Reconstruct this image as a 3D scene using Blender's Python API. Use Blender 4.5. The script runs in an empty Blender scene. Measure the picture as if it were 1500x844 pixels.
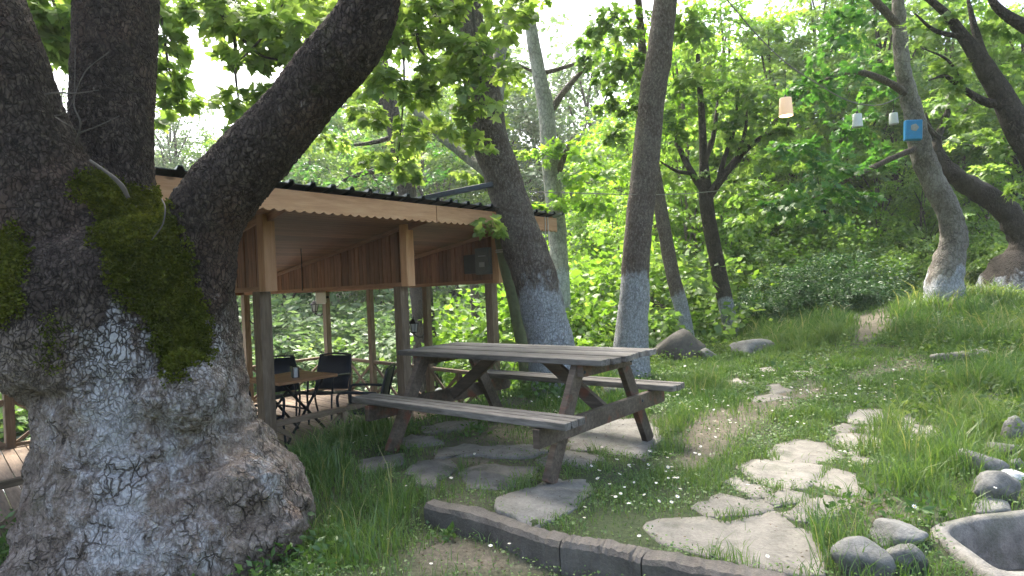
import bpy, bmesh, math, random
import numpy as np
from mathutils import Matrix, Vector

# ------------------------------------------------------------------ camera, sky, sun, exposure
SC = bpy.context.scene
COL = SC.collection
F = 918.0                       # focal length in photo pixels (photo 1500 wide)
CAM = np.array([0.0, 0.0, 1.24])
ROLL, PIT = 0.0432, 0.0034
_f = np.array([0, math.cos(PIT), -math.sin(PIT)])
_u0 = np.array([0, math.sin(PIT), math.cos(PIT)])
_r0 = np.array([1.0, 0, 0])
CX = math.cos(ROLL) * _r0 - math.sin(ROLL) * _u0
CY = math.sin(ROLL) * _r0 + math.cos(ROLL) * _u0
cd = bpy.data.cameras.new('camera')
cd.sensor_width = 36.0
cd.lens = F / 1500 * 36
cd.clip_end = 500
cam = bpy.data.objects.new('camera', cd)
COL.objects.link(cam)
M4 = Matrix.Identity(4)
for i in range(3):
    M4[i][0] = CX[i]; M4[i][1] = CY[i]; M4[i][2] = -_f[i]; M4[i][3] = CAM[i]
cam.matrix_world = M4
SC.camera = cam

SUN_EL, SUN_AZ = math.radians(56), math.radians(-18)     # azimuth from +Y towards +X
w = bpy.data.worlds.new('World')
SC.world = w
w.use_nodes = True
nt = w.node_tree
bg = nt.nodes['Background']
sky = nt.nodes.new('ShaderNodeTexSky')
sky.sky_type = 'NISHITA'
sky.sun_disc = False
sky.sun_elevation = SUN_EL
sky.sun_rotation = SUN_AZ
sky.air_density = 1.0
sky.dust_density = 5.0
sky.ozone_density = 0.3
nt.links.new(sky.outputs[0], bg.inputs[0])
bg.inputs[1].default_value = 0.15
sd = bpy.data.lights.new('sun', 'SUN')
sd.energy = 3.6
sd.angle = math.radians(24)
sd.color = (1.0, 0.95, 0.86)
so = bpy.data.objects.new('sun', sd)
COL.objects.link(so)
sdir = Vector((math.sin(SUN_AZ) * math.cos(SUN_EL), math.cos(SUN_AZ) * math.cos(SUN_EL), math.sin(SUN_EL)))
so.rotation_euler = sdir.to_track_quat('Z', 'Y').to_euler()
SC.view_settings.view_transform = 'Standard'
SC.view_settings.look = 'None'
SC.view_settings.gamma = 1
SC.view_settings.exposure = 2.15
SC.render.engine = 'CYCLES'
SC.cycles.max_bounces = 6
SC.cycles.diffuse_bounces = 3
SC.cycles.transmission_bounces = 5
SC.cycles.glossy_bounces = 2
SC.cycles.transparent_max_bounces = 4
SC.cycles.use_denoising = True
SC.cycles.caustics_reflective = False
SC.cycles.caustics_refractive = False

# ------------------------------------------------------------------ maths helpers
R = np.random.default_rng(11)


def nrm(a):
    a = np.asarray(a, float)
    return a / (np.linalg.norm(a, axis=-1, keepdims=True) + 1e-9)


def rayd(px, py):
    return _f + (px - 750) / F * CX - (py - 422) / F * CY


def P(px, py, dep):
    return CAM + dep * rayd(px, py)


def PX(p):
    q = np.asarray(p, float) - CAM
    dd = q @ _f
    return np.stack([750 + F * (q @ CX) / dd, 422 - F * (q @ CY) / dd], -1)


def smooth(t):
    t = np.clip(t, 0, 1)
    return t * t * (3 - 2 * t)


def _hash(ix, iy, iz, seed):
    h = (ix.astype(np.int64) * 374761393 + iy.astype(np.int64) * 668265263 + iz.astype(np.int64) * 1274126177 + seed * 974711) & 0xffffffff
    h = ((h ^ (h >> 13)) * 1274126177) & 0xffffffff
    h = ((h ^ (h >> 16)) * 2246822519) & 0xffffffff
    return ((h ^ (h >> 15)) & 0xffffff) / float(0xffffff)


def vnoise(p, seed=0):
    p = np.asarray(p, float)
    if p.shape[-1] == 2:
        p = np.concatenate([p, np.zeros(p.shape[:-1] + (1,))], -1)
    i = np.floor(p).astype(np.int64)
    f = p - i
    f = f * f * (3 - 2 * f)
    r = 0
    for a in (0, 1):
        for b in (0, 1):
            for c in (0, 1):
                wgt = (f[..., 0] if a else 1 - f[..., 0]) * (f[..., 1] if b else 1 - f[..., 1]) * (f[..., 2] if c else 1 - f[..., 2])
                r = r + wgt * _hash(i[..., 0] + a, i[..., 1] + b, i[..., 2] + c, seed)
    return r * 2 - 1


def fbm(p, seed=0, octv=3):
    p = np.asarray(p, float)
    r, a = 0, 1.0
    for k in range(octv):
        r = r + a * vnoise(p * 2 ** k, seed + k)
        a *= .5
    return r


def voro(p, seed=0):
    i = np.floor(p).astype(np.int64)
    f1 = np.full(len(p), 9.0); f2 = np.full(len(p), 9.0); idv = np.zeros(len(p))
    for a in (-1, 0, 1):
        for b in (-1, 0, 1):
            for c in (-1, 0, 1):
                jx, jy, jz = i[:, 0] + a, i[:, 1] + b, i[:, 2] + c
                q = np.stack([jx + _hash(jx, jy, jz, seed), jy + _hash(jx, jy, jz, seed + 1), jz + _hash(jx, jy, jz, seed + 2)], -1)
                d = np.linalg.norm(p - q, axis=1)
                n1 = d < f1
                f2 = np.where(n1, f1, np.minimum(f2, d))
                idv = np.where(n1, _hash(jx, jy, jz, seed + 3), idv)
                f1 = np.where(n1, d, f1)
    return f1, f2, idv


def in_poly(pt, poly):
    pt = np.asarray(pt, float); poly = np.asarray(poly, float)
    x, y = pt[..., 0], pt[..., 1]
    r = np.zeros(x.shape, bool)
    n = len(poly)
    for k in range(n):
        x1, y1 = poly[k]; x2, y2 = poly[(k + 1) % n]
        c = ((y1 > y) != (y2 > y)) & (x < (x2 - x1) * (y - y1) / (y2 - y1 + 1e-12) + x1)
        r ^= c
    return r


def poly_dist(pt, poly):
    """distance to the outline, negative inside"""
    pt = np.asarray(pt, float); poly = np.asarray(poly, float)
    best = np.full(pt.shape[:-1], 1e9)
    n = len(poly)
    for k in range(n):
        a = poly[k]; b = poly[(k + 1) % n]
        ab = b - a
        t = np.clip(((pt - a) @ ab) / (ab @ ab + 1e-12), 0, 1)
        d = np.linalg.norm(pt - a - t[..., None] * ab, axis=-1)
        best = np.minimum(best, d)
    return np.where(in_poly(pt, poly), -best, best)


# ------------------------------------------------------------------ object helpers
def link(o, parent=None, **kw):
    COL.objects.link(o)
    if parent is not None:
        o.parent = parent
    for k, v in kw.items():
        o[k] = v
    return o


def setmat(me, mat):
    if isinstance(mat, (list, tuple)):
        for m in mat:
            me.materials.append(m)
    elif mat is not None:
        me.materials.append(mat)


def mesh(name, v, f, mat, parent=None, smoothf=False, attrs=None, **kw):
    """one mesh object from python lists or numpy arrays (n-gons allowed)"""
    me = bpy.data.meshes.new(name)
    me.from_pydata([tuple(map(float, q)) for q in v], [], [tuple(map(int, q)) for q in f])
    setmat(me, mat)
    if smoothf:
        me.polygons.foreach_set('use_smooth', np.ones(len(me.polygons), bool))
    if attrs:
        for k, a in attrs.items():
            at = me.attributes.new(k, 'FLOAT', 'POINT')
            at.data.foreach_set('value', np.asarray(a, np.float32))
    me.update()
    return link(bpy.data.objects.new(name, me), parent, **kw)


def bigmesh_data(name, v, f, mat, smoothf=False, attrs=None):
    """large mesh data from arrays, f is (n,3) or (n,4)"""
    me = bpy.data.meshes.new(name)
    v = np.ascontiguousarray(v, np.float32); f = np.ascontiguousarray(f, np.int32)
    k = f.shape[1]
    me.vertices.add(len(v)); me.vertices.foreach_set('co', v.ravel())
    me.loops.add(f.size); me.loops.foreach_set('vertex_index', f.ravel())
    me.polygons.add(len(f))
    me.polygons.foreach_set('loop_start', np.arange(0, f.size, k, dtype=np.int32))
    if smoothf:
        me.polygons.foreach_set('use_smooth', np.ones(len(f), bool))
    setmat(me, mat)
    if attrs:
        for n, a in attrs.items():
            at = me.attributes.new(n, 'FLOAT', 'POINT')
            at.data.foreach_set('value', np.ascontiguousarray(a, np.float32))
    me.update(calc_edges=True)
    return me


def bigmesh(name, v, f, mat, parent=None, smoothf=False, attrs=None, **kw):
    me = bigmesh_data(name, v, f, mat, smoothf, attrs)
    return link(bpy.data.objects.new(name, me), parent, **kw)


def thing(name, label, cat, group=None, loc=None, rotz=0.0):
    o = bpy.data.objects.new(name, None)
    o.empty_display_size = .1
    COL.objects.link(o)
    if loc is not None:
        o.location = tuple(map(float, loc))
    o.rotation_euler = (0, 0, rotz)
    o['label'] = label; o['category'] = cat
    if group:
        o['group'] = group
    return o


def copy_tree(o, parent=None):
    c = o.copy(); COL.objects.link(c); c.parent = parent
    for ch in list(o.children):
        copy_tree(ch, c)
    return c


BOXF = [(0, 1, 3, 2), (4, 6, 7, 5), (0, 4, 5, 1), (2, 3, 7, 6), (0, 2, 6, 4), (1, 5, 7, 3)]


def box_between(name, a, b, wv, hv, mat, parent=None, cham=.12, **kw):
    """a bar from a to b; wv and hv are the full side vectors of its section; long edges chamfered"""
    a = np.asarray(a, float); b = np.asarray(b, float); wv = np.asarray(wv, float) / 2; hv = np.asarray(hv, float) / 2
    lw, lh = np.linalg.norm(wv), np.linalg.norm(hv)
    c = cham * min(lw, lh)
    cw, ch = c / lw, c / lh
    prof = [(1 - cw, 1), (-1 + cw, 1), (-1, 1 - ch), (-1, -1 + ch), (-1 + cw, -1), (1 - cw, -1), (1, -1 + ch), (1, 1 - ch)]
    ax = nrm(b - a) * c
    v = []
    for pt, s, sh in ((a, 0, 1), (a, 1, 0), (b, -1, 0), (b, 0, 1)):
        for (p, q) in prof:
            k = (1 - c / max(lw, lh)) if sh else 1.0
            v.append(pt + ax * s + wv * p * k + hv * q * k)
    f = []
    for r in range(3):
        for k in range(8):
            f.append((r * 8 + k, r * 8 + (k + 1) % 8, (r + 1) * 8 + (k + 1) % 8, (r + 1) * 8 + k))
    f.append(tuple(range(7, -1, -1))); f.append(tuple(range(24, 32)))
    nv = np.cross(wv, hv)
    if nv @ (b - a) > 0:
        pass
    else:
        f = [tuple(reversed(q)) for q in f]
    return mesh(name, v, f, mat, parent, **kw)


def crom(pts, rad, n):
    """Catmull-Rom resampling of points and radii"""
    pts = np.asarray(pts, float); rad = np.asarray(rad, float)
    q = np.concatenate([pts, rad[:, None]], 1)
    q = np.concatenate([2 * q[:1] - q[1:2], q, 2 * q[-1:] - q[-2:-1]])
    m = len(pts) - 1
    t = np.linspace(0, m - 1e-6, n)
    i = t.astype(int); u = (t - i)[:, None]
    a, b, c, d = q[i], q[i + 1], q[i + 2], q[i + 3]
    r = .5 * ((2 * b) + (-a + c) * u + (2 * a - 5 * b + 4 * c - d) * u ** 2 + (-a + 3 * b - 3 * c + d) * u ** 3)
    return r[:, :3], np.maximum(r[:, 3], .002)


def tube(pts, rad, n=None, seg=12, rough=0.0, seed=0, horiz=False):
    pts = np.asarray(pts, float)
    if n is None:
        n = len(pts) * 4
    c, r = crom(pts, rad, n)
    tg = nrm(np.gradient(c, axis=0))
    if horiz:
        tg = np.tile([0, 0, 1.0], (n, 1))
    ref = np.array([1.0, 0, 0]) if abs(tg[0][0]) < .8 else np.array([0, 1.0, 0])
    u = nrm(ref - (ref @ tg[0]) * tg[0])
    us = []
    for k in range(n):
        u = nrm(u - (u @ tg[k]) * tg[k]); us.append(u)
    us = np.array(us); vs = np.cross(tg, us)
    th = np.linspace(0, 2 * np.pi, seg, endpoint=False)
    ring = us[:, None, :] * np.cos(th)[None, :, None] + vs[:, None, :] * np.sin(th)[None, :, None]
    rr = np.tile(r[:, None], (1, seg))
    if rough:
        base = c[:, None, :] + ring * r[:, None, None]
        rr = rr * (1 + rough * fbm(base / (3 * r.mean() + .02), seed, 3))
    v = (c[:, None, :] + ring * rr[..., None]).reshape(-1, 3)
    f = []
    for k in range(n - 1):
        for s in range(seg):
            a = k * seg + s; b = k * seg + (s + 1) % seg
            f.append((a, b, b + seg, a + seg))
    v = np.concatenate([v, c[:1], c[-1:]])
    i0, i1 = len(v) - 2, len(v) - 1
    for s in range(seg):
        f.append((i0, (s + 1) % seg, s, s)[:3])
        f.append((i1, (n - 1) * seg + s, (n - 1) * seg + (s + 1) % seg))
    return v, f, c, r


def joinvf(parts):
    V, FF, o = [], [], 0
    for v, f in parts:
        V.append(np.asarray(v)); FF += [tuple(np.asarray(q) + o) for q in f]; o += len(v)
    return np.concatenate(V), FF


# ------------------------------------------------------------------ materials
def new_mat(name):
    m = bpy.data.materials.new(name); m.use_nodes = True
    t = m.node_tree
    b = t.nodes['Principled BSDF']
    return m, t, b


def ND(t, typ, **kw):
    n = t.nodes.new(typ)
    for k, v in kw.items():
        setattr(n, k, v)
    return n


def noise(t, scale, detail=4, rough=.55, vec=None, dist=0.0):
    n = ND(t, 'ShaderNodeTexNoise')
    n.inputs['Scale'].default_value = scale
    n.inputs['Detail'].default_value = detail
    n.inputs['Roughness'].default_value = rough
    n.inputs['Distortion'].default_value = dist
    if vec is not None:
        t.links.new(vec, n.inputs['Vector'])
    return n


def ramp(t, fac, stops, interp='LINEAR'):
    n = ND(t, 'ShaderNodeValToRGB')
    n.color_ramp.interpolation = interp
    e = n.color_ramp.elements
    while len(e) < len(stops):
        e.new(.5)
    for k, (p, c) in enumerate(stops):
        e[k].position = p
        e[k].color = (*c, 1) if len(c) == 3 else c
    t.links.new(fac, n.inputs[0])
    return n


def mixc(t, fac, a, b, mode='MIX'):
    n = ND(t, 'ShaderNodeMix', data_type='RGBA', blend_type=mode)
    for s, val in ((0, fac), (6, a), (7, b)):
        if hasattr(val, 'is_output'):
            t.links.new(val, n.inputs[s])
        elif s == 0:
            n.inputs[0].default_value = val
        else:
            n.inputs[s].default_value = (*val, 1)
    return n.outputs[2]


def math_(t, op, a, b=None, clamp=False):
    n = ND(t, 'ShaderNodeMath', operation=op, use_clamp=clamp)
    for i, val in enumerate((a, b)):
        if val is None:
            continue
        if hasattr(val, 'is_output'):
            t.links.new(val, n.inputs[i])
        else:
            n.inputs[i].default_value = val
    return n.outputs[0]


def attr(t, name):
    n = ND(t, 'ShaderNodeAttribute'); n.attribute_name = name
    return n.outputs['Fac']


def bump(t, b, h, strength=.5, dist=.02):
    n = ND(t, 'ShaderNodeBump')
    n.inputs['Strength'].default_value = strength
    n.inputs['Distance'].default_value = dist
    t.links.new(h, n.inputs['Height'])
    t.links.new(n.outputs[0], b.inputs['Normal'])


def wpos(t):
    return ND(t, 'ShaderNodeNewGeometry').outputs['Position']


def mapped(t, vec, scale=(1, 1, 1), rot=(0, 0, 0)):
    n = ND(t, 'ShaderNodeMapping')
    n.inputs['Scale'].default_value = scale
    n.inputs['Rotation'].default_value = rot
    t.links.new(vec, n.inputs['Vector'])
    return n.outputs[0]


def objrand(t):
    return ND(t, 'ShaderNodeObjectInfo').outputs['Random']


def simple(name, col, rough=.6, metal=0.0, var=.25, nscale=30, bumpk=.15):
    m, t, b = new_mat(name)
    n = noise(t, nscale, 5, .6, wpos(t))
    c0 = tuple(c * (1 - var) for c in col); c1 = tuple(min(1, c * (1 + var)) for c in col)
    t.links.new(ramp(t, n.outputs[0], [(.3, c0), (.7, c1)]).outputs[0], b.inputs['Base Color'])
    b.inputs['Roughness'].default_value = rough
    b.inputs['Metallic'].default_value = metal
    if bumpk:
        bump(t, b, n.outputs[0], bumpk, .01)
    return m


def leaf_mat(name, stops, trans=.45, tcol=(1.25, 1.3, .55), rough=.45, gain=1.95):
    """thin two-sided leaf: diffuse + translucent, per-leaf colour from attribute rnd"""
    m = bpy.data.materials.new(name); m.use_nodes = True
    t = m.node_tree
    b = t.nodes['Principled BSDF']
    out = t.nodes['Material Output']
    big = noise(t, .55, 2, .5, wpos(t))
    fac = math_(t, 'ADD', math_(t, 'MULTIPLY', attr(t, 'rnd'), .75), math_(t, 'MULTIPLY', math_(t, 'SUBTRACT', big.outputs[0], .3), .55), True)
    c = ramp(t, fac, [(p_, tuple(min(.9, q_ * gain) for q_ in c_)) for p_, c_ in stops]).outputs[0]
    t.nodes.remove(b)
    df = ND(t, 'ShaderNodeBsdfDiffuse'); t.links.new(c, df.inputs['Color'])
    tr = ND(t, 'ShaderNodeBsdfTranslucent')
    t.links.new(mixc(t, 1.0, c, tcol, 'MULTIPLY'), tr.inputs['Color'])
    mx = ND(t, 'ShaderNodeMixShader')
    mx.inputs[0].default_value = trans
    t.links.new(df.outputs[0], mx.inputs[1]); t.links.new(tr.outputs[0], mx.inputs[2])
    gl = ND(t, 'ShaderNodeBsdfGlossy'); gl.inputs['Roughness'].default_value = rough
    m2 = ND(t, 'ShaderNodeMixShader'); m2.inputs[0].default_value = .045 if rough < .6 else .01
    t.links.new(mx.outputs[0], m2.inputs[1]); t.links.new(gl.outputs[0], m2.inputs[2])
    t.links.new(m2.outputs[0], out.inputs['Surface'])
    return m


def bark_mat(name, dark, mid, light, wash=True, vscale=14.0, spots=.5, bumpk=.9):
    m, t, b = new_mat(name)
    pos = wpos(t)
    st = mapped(t, pos, (1, 1, .55))
    big = noise(t, 3.0, 4, .6, pos)
    fine = noise(t, 45, 6, .65, st)
    vo = ND(t, 'ShaderNodeTexVoronoi', feature='DISTANCE_TO_EDGE')
    dn = noise(t, 9, 3, .5, pos)
    wv = ND(t, 'ShaderNodeVectorMath', operation='ADD')
    sc = ND(t, 'ShaderNodeVectorMath', operation='SCALE'); sc.inputs['Scale'].default_value = .12
    t.links.new(dn.outputs['Color'], sc.inputs[0])
    t.links.new(st, wv.inputs[0]); t.links.new(sc.outputs[0], wv.inputs[1])
    t.links.new(wv.outputs[0], vo.inputs['Vector'])
    vo.inputs['Scale'].default_value = vscale
    crack = ramp(t, vo.outputs['Distance'], [(0.0, (0, 0, 0)), (.13, (1, 1, 1))]).outputs[0]
    c = ramp(t, fine.outputs[0], [(.25, dark), (.5, mid), (.78, light)]).outputs[0]
    patch = ramp(t, big.outputs[0], [(.42, (0, 0, 0)), (.62, (1, 1, 1))]).outputs[0]
    c = mixc(t, math_(t, 'MULTIPLY', patch, spots), c, light)
    c = mixc(t, crack, mixc(t, .55, c, dark), c)
    if wash:
        wf = math_(t, 'ADD', attr(t, 'wash'), math_(t, 'MULTIPLY', math_(t, 'SUBTRACT', noise(t, 16, 6, .7, st).outputs[0], .5), 1.5))
        wf = ramp(t, wf, [(.35, (0, 0, 0)), (.75, (.92, .92, .92))]).outputs[0]
        wf = math_(t, 'MULTIPLY', wf, math_(t, 'ADD', math_(t, 'MULTIPLY', crack, .45), .45))
        wc = ramp(t, noise(t, 30, 4, .6, pos).outputs[0], [(.3, (.25, .265, .29)), (.7, (.50, .525, .56))]).outputs[0]
        c = mixc(t, wf, c, wc)
    t.links.new(c, b.inputs['Base Color'])
    b.inputs['Roughness'].default_value = .85
    b.inputs['Specular IOR Level'].default_value = .25
    hgt = math_(t, 'ADD', math_(t, 'MULTIPLY', crack, .7), math_(t, 'MULTIPLY', fine.outputs[0], .6))
    bump(t, b, hgt, bumpk, .02)
    return m


def wood_mat(name, dark, mid, light, axis='X', scale=6.0, knots=True, rough=.7, tint=None, obj=True):
    """wood with its grain along a local axis of the board"""
    m, t, b = new_mat(name)
    tc = ND(t, 'ShaderNodeTexCoord').outputs['Object']
    sc = {'X': (.12, 1, 1), 'Y': (1, .12, 1), 'Z': (1, 1, .12)}[axis]
    ad = ND(t, 'ShaderNodeVectorMath', operation='ADD')
    cb = ND(t, 'ShaderNodeCombineXYZ')
    rr = math_(t, 'MULTIPLY', objrand(t), 37.0)
    for k in range(3):
        t.links.new(rr, cb.inputs[k])
    t.links.new(tc, ad.inputs[0]); t.links.new(cb.outputs[0], ad.inputs[1])
    v = mapped(t, ad.outputs[0], sc)
    g = noise(t, scale * 6, 6, .65, v, .4)
    g2 = noise(t, scale, 3, .5, v)
    fac = math_(t, 'ADD', math_(t, 'MULTIPLY', g.outputs[0], .6), math_(t, 'MULTIPLY', g2.outputs[0], .4))
    c = ramp(t, fac, [(.32, dark), (.5, mid), (.68, light)]).outputs[0]
    hv = ND(t, 'ShaderNodeHueSaturation')
    t.links.new(c, hv.inputs['Color'])
    t.links.new(math_(t, 'ADD', math_(t, 'MULTIPLY', objrand(t), .5), .75), hv.inputs['Value'])
    c = hv.outputs[0]
    if knots:
        kv = ND(t, 'ShaderNodeTexVoronoi')
        kv.inputs['Scale'].default_value = 5.0
        t.links.new(mapped(t, ad.outputs[0], {'X': (.5, 1.4, 1.4), 'Y': (1.4, .5, 1.4), 'Z': (1.4, 1.4, .5)}[axis]), kv.inputs['Vector'])
        k = ramp(t, kv.outputs['Distance'], [(.05, (1, 1, 1)), (.11, (0, 0, 0))]).outputs[0]
        c = mixc(t, math_(t, 'MULTIPLY', k, .75), c, tuple(q * .35 for q in dark))
    if tint:
        n = noise(t, 5, 3, .6, ad.outputs[0])
        k = ramp(t, n.outputs[0], [(.55, (0, 0, 0)), (.68, (1, 1, 1))]).outputs[0]
        c = mixc(t, math_(t, 'MULTIPLY', k, .75), c, tint)
    t.links.new(c, b.inputs['Base Color'])
    b.inputs['Roughness'].default_value = rough
    b.inputs['Specular IOR Level'].default_value = .3
    bump(t, b, g.outputs[0], .35, .006)
    return m


def stone_mat(name, dark, light, moss=.3, scale=8, rough=.8):
    m, t, b = new_mat(name)
    pos = wpos(t)
    n = noise(t, scale, 8, .65, pos, .3)
    n2 = noise(t, scale * 9, 4, .7, pos)
    fac = math_(t, 'ADD', math_(t, 'MULTIPLY', n.outputs[0], .65), math_(t, 'MULTIPLY', n2.outputs[0], .35))
    c = ramp(t, fac, [(.33, dark), (.66, light)]).outputs[0]
    hv = ND(t, 'ShaderNodeHueSaturation')
    t.links.new(c, hv.inputs['Color'])
    t.links.new(math_(t, 'ADD', math_(t, 'MULTIPLY', objrand(t), .4), .8), hv.inputs['Value'])
    c = hv.outputs[0]
    ms = ramp(t, noise(t, 3.2, 5, .65, pos).outputs[0], [(.56, (0, 0, 0)), (.66, (1, 1, 1))]).outputs[0]
    c = mixc(t, math_(t, 'MULTIPLY', ms, moss), c, (.035, .05, .018))
    t.links.new(c, b.inputs['Base Color'])
    b.inputs['Roughness'].default_value = rough
    bump(t, b, fac, .8, .02)
    return m


MAT = {}
MAT['leaf_hero'] = leaf_mat('leaf_plane_near', [(.1, (.062, .115, .024)), (.5, (.118, .180, .042)), (.9, (.19, .25, .075))], .66, (1.25, 1.2, .75))
MAT['leaf_mid'] = leaf_mat('leaf_plane_mid', [(.1, (.036, .082, .018)), (.5, (.082, .142, .032)), (.9, (.155, .22, .058))], .58, (1.25, 1.22, .7))
MAT['leaf_yel'] = leaf_mat('leaf_plane_yellow_green', [(.1, (.06, .12, .015)), (.5, (.11, .19, .026)), (.9, (.19, .26, .05))], .6)
MAT['leaf_mid2'] = leaf_mat('leaf_shrub', [(.1, (.045, .095, .016)), (.5, (.085, .15, .026)), (.9, (.15, .215, .045))], .55)
MAT['leaf_dark'] = leaf_mat('leaf_dark_green', [(.1, (.018, .060, .016)), (.5, (.038, .100, .025)), (.9, (.08, .155, .038))], .5)
MAT['leaf_pale'] = leaf_mat('leaf_haze_pale', [(.1, (.045, .085, .036)), (.5, (.09, .14, .062)), (.9, (.17, .22, .11))], .42, (1.15, 1.2, .8), gain=1.6)  # background haze put into the leaf colour as a pale washed tone
MAT['leaf_bush'] = leaf_mat('leaf_bush', [(.1, (.016, .040, .014)), (.5, (.034, .072, .026)), (.9, (.075, .12, .050))], .3, (1.1, 1.25, .6))
MAT['leaf_bush2'] = leaf_mat('leaf_undergrowth', [(.1, (.032, .068, .016)), (.5, (.075, .125, .030)), (.9, (.155, .20, .060))], .45, (1.2, 1.2, .6), gain=1.6)
MAT['grass'] = leaf_mat('grass_blade', [(.1, (.045, .095, .022)), (.5, (.085, .155, .038)), (.86, (.15, .205, .065)), (1.0, (.24, .24, .11))], .45, (1.15, 1.2, .6), gain=1.3)
MAT['clover'] = leaf_mat('clover_leaf', [(.1, (.045, .10, .024)), (.5, (.085, .155, .038)), (.9, (.14, .21, .065))], .35, (1.1, 1.2, .5), gain=1.2)
MAT['moss'] = leaf_mat('moss', [(.1, (.022, .026, .004)), (.5, (.070, .085, .008)), (.9, (.16, .165, .02))], .2, (1.2, 1.2, .4), .9, 1.0)
MAT['litter'] = leaf_mat('dead_leaf', [(.1, (.035, .022, .014)), (.5, (.10, .068, .04)), (.9, (.22, .17, .11))], .1, (1, 1, 1), .8, 1.0)
MAT['petal'] = leaf_mat('daisy_petal', [(.1, (.7, .7, .68)), (.9, (.85, .85, .84))], .25, (1, 1, 1), gain=1)
MAT['bark_big'] = bark_mat('bark_old_plane', (.035, .026, .022), (.105, .080, .068), (.21, .175, .155), True, 22.0, .35, .7)
MAT['bark_plane'] = bark_mat('bark_plane', (.040, .030, .025), (.115, .087, .072), (.27, .24, .205), True, 34.0, .3)
MAT['bark_pale'] = bark_mat('bark_pale_plane', (.10, .10, .085), (.24, .235, .20), (.42, .41, .36), True, 11.0, .6, .5)
MAT['bark_pale2'] = bark_mat('bark_mottled_plane', (.06, .052, .044), (.15, .13, .112), (.30, .28, .245), True, 16.0, .6, .6)
MAT['bark_dark'] = bark_mat('bark_dark', (.018, .014, .012), (.050, .040, .033), (.11, .092, .075), True, 20.0, .3)
MAT['twig'] = simple('twig_bark', (.065, .054, .044), .85)
MAT['green_stem'] = simple('green_stem_bark', (.15, .17, .085), .8, nscale=12)
MAT['grey_wood'] = wood_mat('weathered_grey_wood', (.050, .044, .039), (.145, .129, .115), (.29, .265, .24), 'X', 7, False, .75)
MAT['brown_wood'] = wood_mat('weathered_brown_wood', (.042, .030, .022), (.098, .074, .056), (.17, .135, .108), 'X', 7, False, .65, (.18, .055, .03))
MAT['post_wood'] = wood_mat('post_wood', (.115, .080, .052), (.22, .158, .105), (.33, .25, .175), 'Z', 6, True, .7)
MAT['slat_wood'] = wood_mat('stained_slat_wood', (.13, .055, .026), (.25, .110, .052), (.36, .175, .090), 'Z', 8, True, .55)
MAT['ceil_wood'] = wood_mat('ceiling_board_wood', (.17, .075, .036), (.27, .13, .066), (.35, .185, .10), 'X', 6, False, .6)
MAT['fascia_wood'] = wood_mat('pine_fascia_wood', (.36, .17, .075), (.52, .28, .14), (.62, .38, .21), 'X', 4, True, .55)
MAT['rail_wood'] = wood_mat('railing_wood', (.09, .064, .042), (.185, .132, .088), (.30, .225, .158), 'X', 7, False, .75)
MAT['deck_wood'] = wood_mat('deck_wood', (.10, .082, .068), (.19, .162, .138), (.30, .265, .235), 'Y', 6, False, .7)
MAT['tabletop_wood'] = wood_mat('cafe_tabletop_wood', (.20, .095, .045), (.34, .18, .09), (.46, .27, .15), 'X', 6, False, .4)
MAT['roof'] = simple('dark_green_roof_metal', (.020, .030, .027), .3, .3)
MAT['black'] = simple('black_metal', (.012, .012, .014), .45, .3)
MAT['steel'] = simple('dark_grey_steel', (.045, .052, .058), .4, .5)
MAT['navy'] = simple('navy_chair_fabric', (.014, .019, .030), .6, nscale=80)
MAT['frame'] = simple('chair_frame_dark', (.015, .018, .026), .4)
MAT['white_plastic'] = simple('white_plastic', (.62, .62, .60), .45, var=.06)
MAT['grey_box'] = simple('grey_meter_box', (.10, .105, .10), .5)
MAT['glass'] = simple('lantern_glass', (.45, .48, .48), .15, var=.05)
MAT['shade'] = simple('white_lampshade', (.72, .73, .74), .6, var=.05)
MAT['blue'] = simple('blue_painted_box', (.030, .27, .62), .4, var=.12, nscale=14)
MAT['silver'] = simple('grey_emblem', (.36, .37, .38), .4, var=.1)
MAT['cable'] = simple('cable', (.16, .16, .13), .6)
MAT['rope'] = simple('rope', (.5, .46, .38), .8)
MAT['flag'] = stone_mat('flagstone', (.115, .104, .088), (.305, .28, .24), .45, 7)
MAT['flag_shade'] = stone_mat('shaded_flagstone', (.095, .088, .077), (.25, .235, .21), .6, 7)  # mossier copy of the path stone, table shade put into its darker colour
MAT['rock'] = stone_mat('grey_rock', (.07, .067, .06), (.24, .235, .22), .35, 9)
MAT['rock_white'] = stone_mat('white_rock', (.38, .37, .36), (.68, .67, .65), .0, 9)
MAT['kerb'] = stone_mat('kerb_stone', (.05, .042, .036), (.135, .118, .102), .3, 9)
MAT['basin'] = stone_mat('stone_basin', (.11, .10, .086), (.30, .28, .25), .4, 12)
MAT['hut'] = simple('hut_wall', (.10, .065, .045), .8, nscale=3)


def lit_shade():
    m, t, b = new_mat('lit_lampshade')
    b.inputs['Base Color'].default_value = (.62, .45, .32, 1)
    b.inputs['Emission Color'].default_value = (1.0, .66, .40, 1)
    b.inputs['Emission Strength'].default_value = .12
    return m


MAT['shade_lit'] = lit_shade()

m, t, b = new_mat('river_water')
pos = wpos(t)
n = noise(t, 1.6, 5, .65, mapped(t, pos, (1, .45, 1), (0, 0, .9)), .8)
fo = ramp(t, n.outputs[0], [(.47, (0, 0, 0)), (.60, (1, 1, 1))]).outputs[0]
t.links.new(mixc(t, fo, (.035, .065, .06), (.72, .76, .77)), b.inputs['Base Color'])
t.links.new(math_(t, 'ADD', math_(t, 'MULTIPLY', fo, .5), .08), b.inputs['Roughness'])
bump(t, b, noise(t, 6, 4, .6, pos).outputs[0], .5, .05)
MAT['water'] = m

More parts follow.
